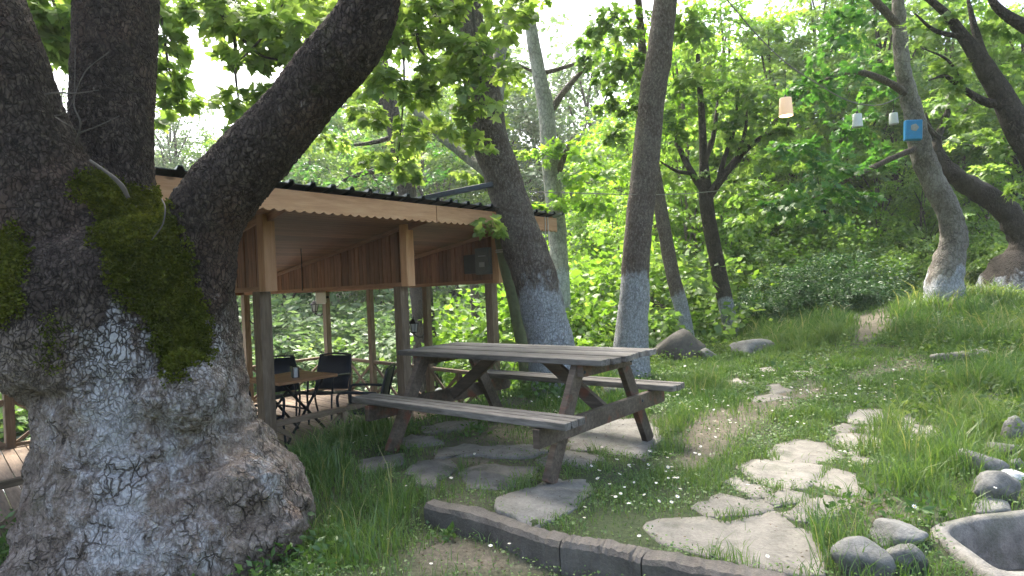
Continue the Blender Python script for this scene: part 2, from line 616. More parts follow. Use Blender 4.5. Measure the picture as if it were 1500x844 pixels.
m, t, b = new_mat('ground_soil')
pos = wpos(t)
n1 = noise(t, 3, 6, .65, pos); n2 = noise(t, 40, 5, .7, pos)
fac = math_(t, 'ADD', math_(t, 'MULTIPLY', n1.outputs[0], .5), math_(t, 'MULTIPLY', n2.outputs[0], .5))
soil = ramp(t, fac, [(.3, (.060, .046, .034)), (.52, (.155, .125, .095)), (.72, (.29, .25, .195))]).outputs[0]
grn = ramp(t, n2.outputs[0], [(.3, (.024, .036, .012)), (.7, (.065, .085, .030))]).outputs[0]
gf = math_(t, 'ADD', attr(t, 'grassy'), math_(t, 'MULTIPLY', math_(t, 'SUBTRACT', noise(t, 7, 5, .65, pos).outputs[0], .5), 1.1), True)
t.links.new(mixc(t, gf, soil, grn), b.inputs['Base Color'])
b.inputs['Roughness'].default_value = .95
bump(t, b, n2.outputs[0], .7, .02)
MAT['ground'] = m

# ------------------------------------------------------------------ terrain
P1 = np.array([-2.128, 5.479])                        # first front post of the pavilion
LD = np.array([math.cos(.9167), math.sin(.9167)])     # along the front
DD = np.array([-math.sin(.753), math.cos(.753)])      # into the depth
_det = LD[0] * DD[1] - LD[1] * DD[0]


def ld_of(x, y):
    a, b = x - P1[0], y - P1[1]
    return (a * DD[1] - b * DD[0]) / _det, (LD[0] * b - LD[1] * a) / _det


KA, KB = np.array([-.49, 3.63]), np.array([.98, 2.575])     # kerb line
_kt = nrm(KB - KA); _kn = np.array([_kt[1], -_kt[0]])        # towards the camera


BAS_U = nrm(np.array([.97, .22])); BAS_W = nrm(np.array([-.18, -.97]))
BAS_C = np.array([1.90, 2.98]) + BAS_U * .625 + BAS_W * .31


def H(x, y):
    x = np.asarray(x, float); y = np.asarray(y, float)
    l, d = ld_of(x, y)
    h = .66 * smooth((x - 2.3) / 5.6) * smooth((y - 3) / 7)
    h = h + .10 * np.maximum(0, y - 13) * smooth((x - 2) / 5) + .16 * np.maximum(0, x - 9)
    tb = smooth((d + .75) / 1.5)
    low = -1.15 - .9 * smooth((d - 5.2 + 3.3 * smooth((l - 3.5) / 1.2)) / 1.2)
    low = low + 1.2 * smooth((d - 13.5) / 2.5) + .30 * np.maximum(0, d - 15)
    h = h * (1 - tb) + low * tb
    s = (x - KA[0]) * _kn[0] + (y - KA[1]) * _kn[1]
    u = (x - KA[0]) * _kt[0] + (y - KA[1]) * _kt[1]
    sharp = smooth((s + .0) / .05); soft = smooth((s + .3) / .8)
    wk = smooth((u + .15) / .15) * (1 - smooth((u - 2.3) / .5))
    h = h - .115 * (sharp * wk + soft * (1 - wk) * (x < .5))
    bx, by = x - BAS_C[0], y - BAS_C[1]
    dt_ = BAS_U[0] * BAS_W[1] - BAS_U[1] * BAS_W[0]
    bu = np.abs((bx * BAS_W[1] - by * BAS_W[0]) / dt_); bw = (BAS_U[0] * by - BAS_U[1] * bx) / dt_
    h = h - .42 * smooth((.60 - bu) / .06) * smooth((.30 - np.abs(bw)) / .06)
    rr_ = np.hypot(x - 1.58, y - 2.30)
    h = h - .06 * (1 - smooth((rr_ - .15) / .6)) * (1 - smooth((.60 - bu) / .06) * smooth((.30 - np.abs(bw)) / .06))
    h = h + .030 * vnoise(np.stack([x * 1.1, y * 1.1], -1), 5) + .012 * vnoise(np.stack([x * 4, y * 4], -1), 6)
    return h


def G(px, py, dmin=1.5, dmax=60):
    """where the ray through a photo pixel meets the ground"""
    dr = rayd(px, py)
    t = np.concatenate([np.arange(dmin, 20, .02), np.arange(20, dmax, .1)])
    q = CAM + t[:, None] * dr
    below = q[:, 2] < H(q[:, 0], q[:, 1])
    k = int(np.argmax(below)) if below.any() else len(t) - 1
    return q[k]


def zc(sc, ox, oy, pts):
    return [(ox + a / sc, oy + b / sc) for a, b in pts]


Z2 = lambda pts: zc(2.318, 950, 480, pts)
Z3 = lambda pts: zc(3.837, 500, 560, pts)
Z4 = lambda pts: zc(3.8375, 780, 560, pts)
Z1 = lambda pts: zc(2.453, 600, 500, pts)
PATH_STONES = [Z2(q) for q in [
    [(20, 690), (60, 660), (200, 655), (280, 675), (400, 640), (450, 650), (480, 685), (530, 705), (575, 770), (560, 828), (440, 826), (330, 800), (200, 772), (80, 742)],
    [(465, 637), (600, 580), (690, 590), (690, 620), (620, 650), (540, 665)],
    [(160, 620), (250, 572), (330, 590), (395, 590), (430, 615), (330, 643), (205, 648)],
    [(405, 583), (450, 552), (540, 567), (545, 592), (440, 610)],
    [(265, 532), (300, 517), (400, 547), (407, 578), (340, 578)],
    [(310, 480), (350, 455), (460, 460), (600, 482), (530, 549), (450, 546), (360, 520)],
    [(560, 532), (620, 484), (700, 507), (735, 570), (650, 570)],
    [(415, 420), (500, 388), (600, 400), (655, 440), (590, 463), (450, 458)],
    [(662, 422), (700, 418), (720, 445), (785, 447), (780, 470), (700, 470), (682, 450)],
    [(620, 388), (650, 368), (740, 370), (820, 395), (780, 415), (660, 411)],
    [(620, 345), (660, 330), (710, 342), (700, 364), (640, 362)],
    [(722, 345), (780, 335), (820, 350), (815, 372), (740, 362)],
    [(675, 305), (710, 285), (790, 285), (900, 310), (910, 325), (800, 329), (690, 325)],
    [(825, 337), (900, 333), (1010, 345), (1000, 375), (880, 392)],
    [(860, 287), (900, 278), (1010, 287), (980, 305), (880, 305)],
    [(885, 262), (960, 253), (1010, 268), (960, 276)],
    [(940, 232), (1000, 223), (1070, 248), (1010, 260), (950, 250)],
    [(1045, 200), (1080, 192), (1180, 210), (1100, 220)],
    [(1120, 230), (1190, 225), (1200, 253), (1140, 257)],
    [(470, 152), (555, 140), (562, 165), (490, 168)],
    [(240, 187), (300, 175), (350, 190), (280, 202)],
    [(390, 202), (440, 195), (490, 215), (420, 226)],
    [(340, 243), (420, 229), (480, 240), (380, 256)],
    [(350, 142), (420, 135), (430, 150), (370, 153)],
    [(220, 132), (290, 128), (300, 141), (240, 146)]]]
TERRACE_STONES = [
    Z3([(110, 450), (200, 430), (340, 410), (350, 450), (200, 500), (110, 510)]),
    Z3([(320, 330), (400, 305), (520, 320), (560, 350), (430, 372), (330, 366)]),
    Z3([(470, 260), (600, 230), (760, 225), (780, 250), (600, 283), (480, 292)]),
    Z3([(380, 505), (440, 460), (600, 450), (640, 500), (520, 590), (430, 580)]),
    Z3([(700, 505), (800, 482), (1090, 490), (1070, 545), (900, 598), (720, 600)]),
    Z3([(560, 392), (700, 352), (800, 370), (1050, 357), (1130, 398), (1000, 430), (760, 420), (560, 430)]),
    Z1([(335, 572), (420, 540), (520, 503), (660, 492), (645, 540), (590, 600), (520, 640), (440, 650), (340, 612)]),
    Z4([(240, 285), (400, 232), (560, 225), (660, 250), (700, 312), (610, 430), (480, 402), (400, 388), (240, 378)]),
    Z4([(40, 445), (200, 402), (330, 420), (390, 450), (300, 490), (220, 470), (70, 472)])]


def stone_world(poly):
    q = np.array([G(a, b)[:2] for a, b in poly])
    return q.mean(0) + (q - q.mean(0)) * 1.15


PATH_W = [stone_world(q) for q in PATH_STONES]
TERR_W = [stone_world(q) for q in TERRACE_STONES]
ALL_W = PATH_W + TERR_W
BARE = [np.array([G(a, b)[:2] for a, b in q]) for q in (
    [(985, 650), (1010, 610), (1100, 585), (1190, 560), (1230, 575), (1120, 620), (1080, 660), (1030, 700), (980, 690)],
    [(600, 844), (610, 790), (640, 778), (740, 800), (830, 844)],
    [(1240, 500), (1250, 465), (1300, 450), (1310, 468), (1280, 505)],
    [(1255, 780), (1230, 730), (1290, 720), (1340, 750), (1330, 780)],
    [(600, 665), (650, 600), (820, 590), (930, 620), (900, 650), (780, 690), (640, 690)])]


def grassiness(x, y):
    """0 on stones and bare earth, 1 where the grass is thick"""
    pt = np.stack([x, y], -1)
    g = .85 + .40 * vnoise(pt * .9, 21) + .35 * vnoise(pt * 3.1, 22)
    for k, q in enumerate(BARE):
        dd = poly_dist(pt, q)
        dep = .85 if k != 4 else .6
        g = g * (1 - dep * smooth((.10 - dd) / .25))
    return np.clip(g, 0, 1.2)


def on_stone(x, y, mrg=.0):
    pt = np.stack([x, y], -1)
    r = np.zeros(x.shape, bool)
    for q in ALL_W:
        lo, hi = q.min(0) - .1, q.max(0) + .1
        k = (pt[:, 0] > lo[0]) & (pt[:, 0] < hi[0]) & (pt[:, 1] > lo[1]) & (pt[:, 1] < hi[1]) & ~r
        if k.any():
            r[k] = poly_dist(pt[k], q) < -mrg
    return r


def axis_pts(lo, hi, c, fine, n):
    a = np.linspace(-1, 1, n)
    s = np.sinh(a * 4.2) / np.sinh(4.2)
    return np.where(s < 0, c + s * (c - lo), c + s * (hi - c)) if False else np.sort(c + np.where(s < 0, s * (c - lo), s * (hi - c)))


gx = axis_pts(-60, 60, 0.6, .03, 300)
gy = axis_pts(-12, 85, 4.2, .03, 320)
GX, GY = np.meshgrid(gx, gy)
GZ = H(GX, GY)
gv = np.stack([GX, GY, GZ], -1).reshape(-1, 3)
nx, ny = len(gx), len(gy)
ii = (np.arange(ny - 1)[:, None] * nx + np.arange(nx - 1)[None]).ravel()
gf_ = np.stack([ii, ii + 1, ii + nx + 1, ii + nx], -1)
ground = bigmesh('ground', gv, gf_, MAT['ground'], None, True, {'grassy': grassiness(gv[:, 0], gv[:, 1]) * 1.0 + .12}, kind='structure', label='soil and short grass ground under the trees')


def ldz(l, d, z):
    q = P1 + l * LD + d * DD
    return np.array([q[0], q[1], z])


# river
rv, rf = [], []
for a in range(41):
    for b_ in range(9):
        l = -30 + a * 2.5; d = 1.6 + b_ * 1.7
        q = ldz(l, d, -1.55 + .03 * vnoise(np.array([[l, d]]), 3)[0]); rv.append(q)
for a in range(40):
    for b_ in range(8):
        i = a * 9 + b_; rf.append((i, i + 9, i + 10, i + 1))
mesh('river', rv, rf, MAT['water'], None, True, kind='structure', label='shallow stream with white water behind the pavilion')


# ------------------------------------------------------------------ flagstones and kerb
def slab(name, poly, mat, parent, seed, top=.007, thick=.09):
    rg = np.random.default_rng(seed)
    c = poly.mean(0)
    n = len(poly)
    out = []
    for k in range(n):
        a, b = poly[k], poly[(k + 1) % n]
        m_ = max(2, int(np.linalg.norm(b - a) / .07))
        for j in range(m_):
            q = a + (b - a) * j / m_
            if j:
                q = q + rg.normal(0, .013, 2)
            out.append(q)
    out = np.array(out)
    # keep counter-clockwise
    ar = np.sum(out[:, 0] * np.roll(out[:, 1], -1) - np.roll(out[:, 0], -1) * out[:, 1])
    if ar < 0:
        out = out[::-1]
    n = len(out)
    tilt = rg.normal(0, .012, 2)
    hz = lambda q: H(q[:, 0], q[:, 1]).mean() * .25 + H(q[:, 0], q[:, 1]) * .75 + (q - c) @ tilt
    rings = []
    for sc_, dz in ((1.0, -thick), (1.0, top - .012), (.99, top - .003), (.965, top), (.6, top + .002)):
        q = c + (out - c) * sc_
        z = hz(q) + dz + (rg.normal(0, .003, n) if dz > 0 else 0)
        rings.append(np.column_stack([q, z]))
    v = np.concatenate(rings + [np.append(c, hz(c[None])[0] + top + .003)[None]])
    f = []
    for r in range(4):
        for k in range(n):
            f.append((r * n + k, r * n + (k + 1) % n, (r + 1) * n + (k + 1) % n, (r + 1) * n + k))
    for k in range(n):
        f.append((4 * n + k, 4 * n + (k + 1) % n, 5 * n))
    o = mesh(name, v, f, mat, parent, True)
    return o


pathb = mesh('path', [(q[0], q[1], H(q[0], q[1]) - .06) for q in (G(1000, 780), G(1180, 800), G(1400, 590), G(1300, 580))], [(0, 1, 2, 3)], MAT['ground'], None, kind='structure', label='path of irregular flagstones through the grass', attrs={'grassy': [0, 0, 0, 0]})
for k, q in enumerate(PATH_W):
    slab('flagstone', q, MAT['flag'], pathb, 100 + k)
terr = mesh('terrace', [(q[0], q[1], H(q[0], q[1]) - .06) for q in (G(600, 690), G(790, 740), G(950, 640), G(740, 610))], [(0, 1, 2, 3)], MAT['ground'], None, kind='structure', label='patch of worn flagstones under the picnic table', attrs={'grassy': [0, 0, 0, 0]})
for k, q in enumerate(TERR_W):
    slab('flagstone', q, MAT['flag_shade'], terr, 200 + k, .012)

kp = [(622, 736), (700, 756), (765, 777), (820, 793)], [(821.5, 793.5), (880, 801), (938, 815)], [(940, 815.3), (1030, 832), (1110, 848), (1180, 862)]
kerb = None
KPOLY = []
for seg_ in kp:
    pts = []
    for a, b in seg_:
        dr = rayd(a, b); tt = -(CAM[2] - .015) / dr[2]; pts.append((CAM + tt * dr)[:2])
    pts = np.array(pts)
    cc, _ = crom(np.column_stack([pts, np.zeros(len(pts))]), np.ones(len(pts)), 30)
    cc = cc[:, :2]
    tg = nrm(np.gradient(cc, axis=0)); nn = np.column_stack([tg[:, 1], -tg[:, 0]])
    KPOLY.append(np.concatenate([cc + nn * .008, (cc - nn * .098)[::-1]]))
    prof = [(.0, -.22), (.003, -.012), (-.012, .012), (-.085, .018), (-.10, .0), (-.10, -.2)]
    v = []
    for i in range(len(cc)):
        for s, z in prof:
            q = cc[i] + nn[i] * (s + .005) + R.normal(0, .002, 2)
            v.append((q[0], q[1], z + R.normal(0, .003) + .010 * float(vnoise(np.array([[q[0] * 9, q[1] * 9, z * 9]]), 51)[0])))
    m_ = len(prof)
    f = [(i * m_ + j, (i + 1) * m_ + j, (i + 1) * m_ + j + 1, i * m_ + j + 1) for i in range(len(cc) - 1) for j in range(m_ - 1)]
    f += [tuple(range(m_ - 1, -1, -1)), tuple((len(cc) - 1) * m_ + j for j in range(m_))]
    f = [tuple(reversed(q)) for q in f]
    if kerb is None:
        kerb = mesh('kerb', v, f, MAT['kerb'], None, False, kind='structure', label='low brown stone kerb edging the terrace')
    else:
        mesh('kerb_stone', v, f, MAT['kerb'], kerb, False)

# ------------------------------------------------------------------ leaf machinery
HERO = (np.array([(0, 0, 0), (.05, -.22, -.01), (-.10, -.52, -.06), (.20, -.36, -.01), (.42, -.62, -.09), (.46, -.26, 0), (.66, -.24, -.02), (1.0, 0, -.10),
                  (.66, .24, -.02), (.46, .26, 0), (.42, .62, -.09), (.20, .36, -.01), (-.10, .52, -.06), (.05, .22, -.01), (.34, 0, .03)]),
        np.array([(14, k, k + 1) for k in range(13)] + [(14, 13, 0)]))
MID = (np.array([(0, 0, 0), (.05, -.5, -.06), (.30, -.24, 0), (.55, -.55, -.07), (.55, -.18, .0), (1.0, 0, -.1), (.55, .18, 0), (.55, .55, -.07), (.30, .24, 0), (.05, .5, -.06)]),
       np.array([(0, 1, 2), (2, 3, 4), (0, 2, 4), (4, 5, 6), (0, 4, 6), (6, 7, 8), (0, 6, 8), (8, 9, 0)]))
LOW = (np.array([(0, 0, 0), (.45, -.42, .05), (1.0, 0, -.06), (.45, .42, .05)]), np.array([(0, 1, 2), (0, 2, 3)]))
OVAL = (np.array([(0, 0, 0), (.45, -.24, .04), (1.0, 0, -.05), (.45, .24, .04)]), np.array([(0, 1, 2), (0, 2, 3)]))


def leaves(pos, dr, nm, size, shape, rnd=None, rng=R):
    sv, sf = shape
    x = nrm(dr); z = nrm(nm - np.sum(nm * x, -1, keepdims=True) * x); y = np.cross(z, x)
    s = np.asarray(size).reshape(-1, 1, 1)
    v = pos[:, None, :] + s * (sv[None, :, 0:1] * x[:, None] + sv[None, :, 1:2] * y[:, None] + sv[None, :, 2:3] * z[:, None])
    n, k = len(pos), len(sv)
    f = sf[None] + (np.arange(n) * k)[:, None, None]
    if rnd is None:
        rnd = rng.random(n)
    return v.reshape(-1, 3), f.reshape(-1, 3), np.repeat(rnd, k)


def cat_leaves(lst):
    V, FF, A, o = [], [], [], 0
    for v, f, a in lst:
        V.append(v); FF.append(f + o); A.append(a); o += len(v)
    return np.concatenate(V), np.concatenate(FF), np.concatenate(A)


def sprays(start, dr, ln, nl, size, shape, rng, lat=.16, droop=.25, up=(0, 0, 1), jit=.45, flat=1.0):
    """leafy twigs: start (m,3), direction (m,3), length (m,) with nl leaves each"""
    m_ = len(start)
    dr = nrm(dr)
    upv = np.tile(np.asarray(up, float), (m_, 1)) + rng.normal(0, .25, (m_, 3))
    side = nrm(np.cross(dr, upv)); nv = nrm(np.cross(side, dr))
    t = np.sort(rng.random((m_, nl)) ** .8, axis=1)
    sgn = np.where(np.arange(nl) % 2 == 0, 1, -1)[None] * np.ones((m_, 1))
    off = sgn * lat * rng.uniform(.2, 1, (m_, nl)) * (1 - .35 * t)
    ln = np.asarray(ln).reshape(-1, 1)
    p = start[:, None] + dr[:, None] * (t * ln)[..., None] + side[:, None] * off[..., None] * flat + nv[:, None] * rng.normal(0, .03, (m_, nl, 1))
    p[..., 2] -= droop * (t * ln) ** 2 / (ln + .2)
    ld_ = dr[:, None] * .6 + side[:, None] * (sgn * .75)[..., None] + rng.normal(0, .3, (m_, nl, 3))
    ld_[..., 2] -= .35
    nn = nv[:, None] + rng.normal(0, jit, (m_, nl, 3))
    sz = size * rng.uniform(.6, 1.2, (m_, nl))
    base = rng.random((m_, 1))
    rnd = np.clip(base * .5 + rng.random((m_, nl)) * .5, 0, 1)
    return leaves(p.reshape(-1, 3), ld_.reshape(-1, 3), nn.reshape(-1, 3), sz.ravel(), shape, rnd.ravel(), rng)


def clump(center, rad, nspray, nl, size, shape, rng, outward=None, lat=.16, droop=.3, lnk=.75):
    """a clump of sprays radiating through an ellipsoid"""
    center = np.asarray(center, float); rad = np.asarray(rad, float) * np.ones(3)
    d = nrm(rng.normal(0, 1, (nspray, 3)))
    d[:, 2] *= .55
    if outward is not None:
        d = nrm(d + np.asarray(outward) * .8)
    d = nrm(d)
    s = center + d * rad * rng.uniform(.0, .75, (nspray, 1))
    return sprays(s, d, rad.mean() * lnk * rng.uniform(.6, 1.2, nspray), nl, size, shape, rng, lat, droop)


def px_clumps(lst, nl, size, shape, rng, flat=.62, dens=1.0, spray_len=.75):
    """clumps given as (px, py, depth, radius_px, nspray): placed in space at their own distance"""
    out = []
    for (a, b, dep, rp, ns) in lst:
        c = P(a, b, dep); r = rp * dep / F
        out.append(clump(c, (r, r * .9, r * flat), max(3, int(ns * dens)), nl, size, shape, rng, None, size * 1.15, .3, spray_len))
    return out


def wash_attr(v, z0, z1, seed=0):
    """whitewash from the base up to z1 with a ragged edge"""
    return np.clip(.5 + (z1 - v[:, 2]) / .25 + .9 * vnoise(v * 5, seed), 0, 1) * (v[:, 2] > z0 - 1)


def trunk_part(name, pts, rad, mat, parent, n=None, seg=14, rough=.10, seed=0, wash=None, flare=None, bumps=0.0):
    rad = np.array(rad, float)
    if name == 'limb':
        rad[-1] *= .55
    v, f, c, r = tube(pts, rad, n or max(8, len(pts) * 7), seg, rough, seed)
    if bumps:
        d = v - c[np.minimum(np.arange(len(v)) // seg, len(c) - 1)]
        v = v + nrm(d) * (bumps * fbm(v * 7, seed + 9, 3))[:, None]
    a = {'wash': wash_attr(v, *wash, seed=seed) if wash else np.zeros(len(v))}
    return mesh(name, v, f, mat, parent, True, a)


def px_path(lst, k=1.0):
    """(px, py, depth, radius_px) -> points, radii"""
    pts = np.array([P(a, b, d) for a, b, d, r in lst]); rad = np.array([r * d / F for a, b, d, r in lst]) * k
    return pts, rad


def twigs(name, paths, mat, parent, seg=5):
    parts = []
    for pts, rad in paths:
        v, f, _, _ = tube(pts, rad, len(pts) * 4, seg, .0)
        parts.append((v, f))
    v, f = joinvf(parts)
    return mesh(name, v, f, mat, parent, True, {'wash': np.zeros(len(v))}, kind='stuff')

# ------------------------------------------------------------------ the old plane tree
def big_plane():
    root = thing('plane_tree', 'massive old plane tree with mossy fork and whitewashed cracked bark', 'tree', loc=(-1.85, 3.45, -.2))
    Db = 3.45
    rows = [(930, 10, 490), (880, 18, 478), (844, 36, 458), (790, 46, 450), (745, 62, 442), (700, 72, 420), (650, 80, 384), (600, 78, 358), (560, 56, 347), (520, 30, 341),
            (470, 14, 334), (430, 14, 327), (400, 20, 322), (375, 40, 312), (352, 75, 290), (335, 115, 255)]
    c = [P((a + b) / 2, y, Db) for y, a, b in rows]; r = [(b - a) / 2 * Db / F for y, a, b in rows]
    parts = [tube(c, r, 60, 48, .05, 3, horiz=True)[:2]]
    limbs = {
        'a': [(165, 520, 3.4, 70), (122, 410, 3.36, 92), (86, 325, 3.3, 84), (48, 250, 3.25, 76), (14, 170, 3.2, 72), (-8, 90, 3.15, 69), (-42, 0, 3.1, 68), (-80, -120, 3.05, 64), (-130, -300, 3.0, 60)],
        'b': [(175, 500, 3.5, 80), (168, 380, 3.58, 72), (162, 300, 3.65, 57), (163, 200, 3.7, 54), (167, 120, 3.75, 54), (172, 0, 3.8, 54), (180, -150, 3.85, 52), (200, -330, 3.9, 46)],
        'c': [(245, 500, 3.4, 70), (278, 400, 3.37, 64), (292, 350, 3.34, 56), (312, 302, 3.3, 54), (364, 238, 3.25, 49), (417, 180, 3.2, 46), (463, 122, 3.15, 47), (512, 66, 3.1, 47), (540, 10, 3.05, 42), (545, -60, 3.0, 40), (520, -180, 2.95, 38), (500, -330, 2.9, 34)]}
    lp = {}
    for k, q in limbs.items():
        pts, rad = px_path(q)
        lp[k] = (pts, rad)
        parts.append(tube(pts, rad, 50, 36, .05, 5)[:2])
    # burl on the left side, root flares
    for (a, b, d_, rr) in ((45, 455, 3.4, .22), (60, 520, 3.3, .17), (350, 715, 3.22, .22), (395, 775, 3.25, .20), (210, 830, 3.02, .22), (100, 810, 3.15, .20), (270, 575, 3.10, .20), (150, 560, 3.10, .20)):
        cc = P(a, b, d_)
        parts.append(tube([cc - [0, 0, rr * .9], cc - [0, 0, rr * .5], cc, cc + [0, 0, rr * .5], cc + [0, 0, rr * .9]], [rr * .3, rr * .8, rr, rr * .8, rr * .3], 14, 18)[:2])
    v, f = joinvf(parts)
    o = mesh('trunk_raw', v, f, None)
    md = o.modifiers.new('r', 'REMESH'); md.mode = 'VOXEL'; md.voxel_size = .0115
    ms = o.modifiers.new('s', 'SMOOTH'); ms.factor = .5; ms.iterations = 14
    dg = bpy.context.evaluated_depsgraph_get()
    me = bpy.data.meshes.new_from_object(o.evaluated_get(dg))
    bpy.data.objects.remove(o)
    n = len(me.vertices)
    V = np.empty(n * 3, np.float32); me.vertices.foreach_get('co', V); V = V.reshape(-1, 3).astype(float)
    N = np.empty(n * 3, np.float32); me.vertices.foreach_get('normal', N); N = N.reshape(-1, 3).astype(float)
    px = PX(V)
    low = smooth((V[:, 2] - .2) / 1.5)          # 0 at the base, 1 on the limbs
    # lumps, flutes, wrinkles
    amp = .036 * (1 - low) + .010
    disp = amp * fbm(V * np.array([2.6, 2.6, 1.7]), 40, 3) + (.020 * (1 - low) + .004) * fbm(V * 9, 50, 3)
    # a horizontal fold above the root flare
    foldy = 640 + 45 * np.sin((px[:, 0] - 60) / 75.0) + 18 * vnoise(px / 45, 8)
    disp -= .030 * np.exp(-((px[:, 1] - foldy) / 10.0) ** 2) * smooth((px[:, 0] - 40) / 60)
    disp -= .07 * np.exp(-(((px[:, 0] - 60) / 40.) ** 2 + ((px[:, 1] - 590) / 16.) ** 2))
    wv = V + .03 * np.stack([vnoise(V * 12, 61), vnoise(V * 12, 62), vnoise(V * 12, 63)], -1)
    pl = np.zeros(n); ids = np.zeros(n)
    f1, f2, id1 = voro(wv * np.array([22, 22, 15.]), 70)
    c1 = smooth((f2 - f1) / .22)
    f1, f2, id2 = voro(wv * np.array([40, 40, 30.]), 80)
    c2 = smooth((f2 - f1) / .35)
    k1 = 1 - smooth((V[:, 2] - .9) / .5)
    crack = c1 * k1 + c2 * (1 - k1)
    kk = .45 + .55 * smooth(.5 + vnoise(V * 4, 66))
    disp += kk * (.0070 * (c1 - .6) + .0040 * (id1 - .5)) * k1 + (.0062 * (c2 - .6) + .003 * (id2 - .5)) * (1 - .3 * k1) + .004 * fbm(V * 40, 55, 2)
    V2 = V + N * disp[:, None]
    me.vertices.foreach_set('co', V2.astype(np.float32).ravel())
    # where the old whitewash survives
    wz = np.full(n, -9.0)
    for poly, wd in (([(118, 560), (130, 500), (165, 450), (195, 470), (205, 560), (200, 640), (215, 700), (230, 844), (120, 844), (130, 700)], 1.0),
                     ([(235, 600), (270, 570), (280, 640), (275, 720), (235, 730), (225, 660)], .75),
                     ([(330, 470), (345, 560), (365, 640), (330, 650), (300, 560), (305, 450)], .62),
                     ([(60, 600), (85, 590), (85, 760), (70, 760)], .7),
                     ([(375, 660), (410, 690), (425, 740), (395, 730)], .85),
                     ([(85, 740), (340, 740), (330, 850), (70, 850)], .55), ([(90, 480), (340, 440), (370, 640), (250, 740), (100, 740)], .50)):
        dd = -poly_dist(px, poly)
        wz = np.maximum(wz, np.clip(.45 + dd / 55.0, -1, 1) * wd)
    front = (N @ nrm(CAM - np.array([-1.85, 3.45, 1.0]))) > -.2
    wash = np.where(front, np.clip(wz, 0, 1), 0)
    at = me.attributes.new('wash', 'FLOAT', 'POINT'); at.data.foreach_set('value', wash.astype(np.float32))
    at = me.attributes.new('crack', 'FLOAT', 'POINT'); at.data.foreach_set('value', crack.astype(np.float32))
    at = me.attributes.new('hgt', 'FLOAT', 'POINT'); at.data.foreach_set('value', low.astype(np.float32))
    at = me.attributes.new('cell', 'FLOAT', 'POINT'); at.data.foreach_set('value', (id1 * k1 + id2 * (1 - k1)).astype(np.float32))
    me.materials.clear(); me.materials.append(old_bark())
    me.polygons.foreach_set('use_smooth', np.ones(len(me.polygons), bool))
    me.name = 'trunk'
    tr = link(bpy.data.objects.new('trunk', me)); tr.parent = root; tr.matrix_parent_inverse = root.matrix_basis.inverted() if False else Matrix.Translation(-Vector((-1.85, 3.45, -.2)))
    inv = Matrix.Translation(-Vector((-1.85, 3.45, -.2)))
    # moss cushions: thick pads of tiny upright shoots grown on the bark
    rg = np.random.default_rng(5)
    tri = np.array([p.vertices[:] for p in me.polygons if len(p.vertices) == 4])
    fc = V2[tri].mean(1); fn = nrm(N[tri].mean(1))
    fpx = PX(fc)
    fronts = np.sum(fn * nrm(CAM - fc), 1) > -.15
    for k, poly in enumerate(([(120, 262), (150, 262), (178, 285), (225, 288), (246, 330), (275, 395), (288, 440), (290, 520), (262, 545), (235, 500), (205, 455), (185, 420), (165, 375), (150, 320), (128, 290)],
                              [(4, 350), (18, 345), (28, 370), (26, 420), (18, 455), (4, 460)],
                              [(68, 480), (78, 476), (86, 505), (82, 535), (72, 535)])):
        sd_ = poly_dist(fpx, poly) + 12 * vnoise(fc * 9, 90 + k) + 8 * vnoise(fc * 25, 95 + k)
        m_ = (sd_ < 22 * rg.random(len(sd_)) ** 3 + 2) & fronts & (fc[:, 2] < 2.2)
        idx = np.nonzero(m_)[0]
        if len(idx) == 0:
            continue
        dens = 13 if k == 0 else (8 if k == 1 else 2)
        rep = np.repeat(idx, dens)
        lump = .5 + .5 * fbm(fc[rep] * 14, 101, 2)
        depth_in = np.clip(-sd_[rep] / 18, 0, 1)
        pos = fc[rep] + fn[rep] * (.004 + .026 * depth_in * lump)[:, None] + rg.normal(0, .007, (len(rep), 3))
        dr_ = fn[rep] + rg.normal(0, .55, (len(rep), 3)) + np.array([0, 0, -.25])
        nm_ = fn[rep] + rg.normal(0, .9, (len(rep), 3))
        vv, ff, aa = leaves(pos, dr_, nm_, rg.uniform(.009, .019, len(rep)), LOW, np.clip(rg.random(len(rep)) * .5 + lump * .5, 0, 1), rg)
        ob = bigmesh('moss', vv, ff, MAT['moss'], root, False, {'rnd': aa}, kind='stuff')
        ob.matrix_parent_inverse = inv
    # bare twigs and a dead root across the fork
    tw = [[(132, 235, 3.0, 3), (160, 255, 2.95, 4.5), (178, 272, 2.95, 5), (188, 290, 2.97, 5)],
          [(66, 138, 3.1, 2.0), (85, 136, 3.05, 2.2), (110, 137, 3.05, 1.6), (145, 132, 3.1, .8)],
          [(112, 208, 3.1, 2.4), (118, 180, 3.05, 2.0), (108, 150, 3.05, 1.5), (125, 105, 3.1, 1.2), (160, 76, 3.15, .7)],
          [(117, 195, 3.05, 1.8), (145, 184, 3.05, 1.4), (175, 170, 3.1, .8)],
          [(80, 170, 3.1, 1.6), (95, 165, 3.05, 1.2), (108, 140, 3.05, .9), (110, 70, 3.1, .6)],
          [(82, 172, 3.1, 1.4), (98, 182, 3.05, 1.0), (112, 190, 3.05, .7)],
          [(88, 160, 3.05, .9), (92, 130, 3.05, .7), (96, 108, 3.05, .5)],
          [(237, 292, 3.1, 1.5), (242, 305, 3.02, 1.5), (238, 330, 2.98, 1.5), (222, 352, 2.97, 1.2)]]
    for q in tw:
        pts, rad = px_path(q, .62)
        v, f, _, _ = tube(pts, rad, 22, 7, .2, 4)
        ob = mesh('twig', v, f, MAT['twig'], root, True); ob.matrix_parent_inverse = inv
    # limbs carried on above the picture, and the crown
    ups = {'a': [(-1.5, .3, 2.0), (-2.8, .2, 4.2)], 'b': [(.4, 1.0, 2.4), (.6, 2.2, 5.0)], 'c': [(-.1, -.2, 1.6), (.9, .8, 3.8)]}
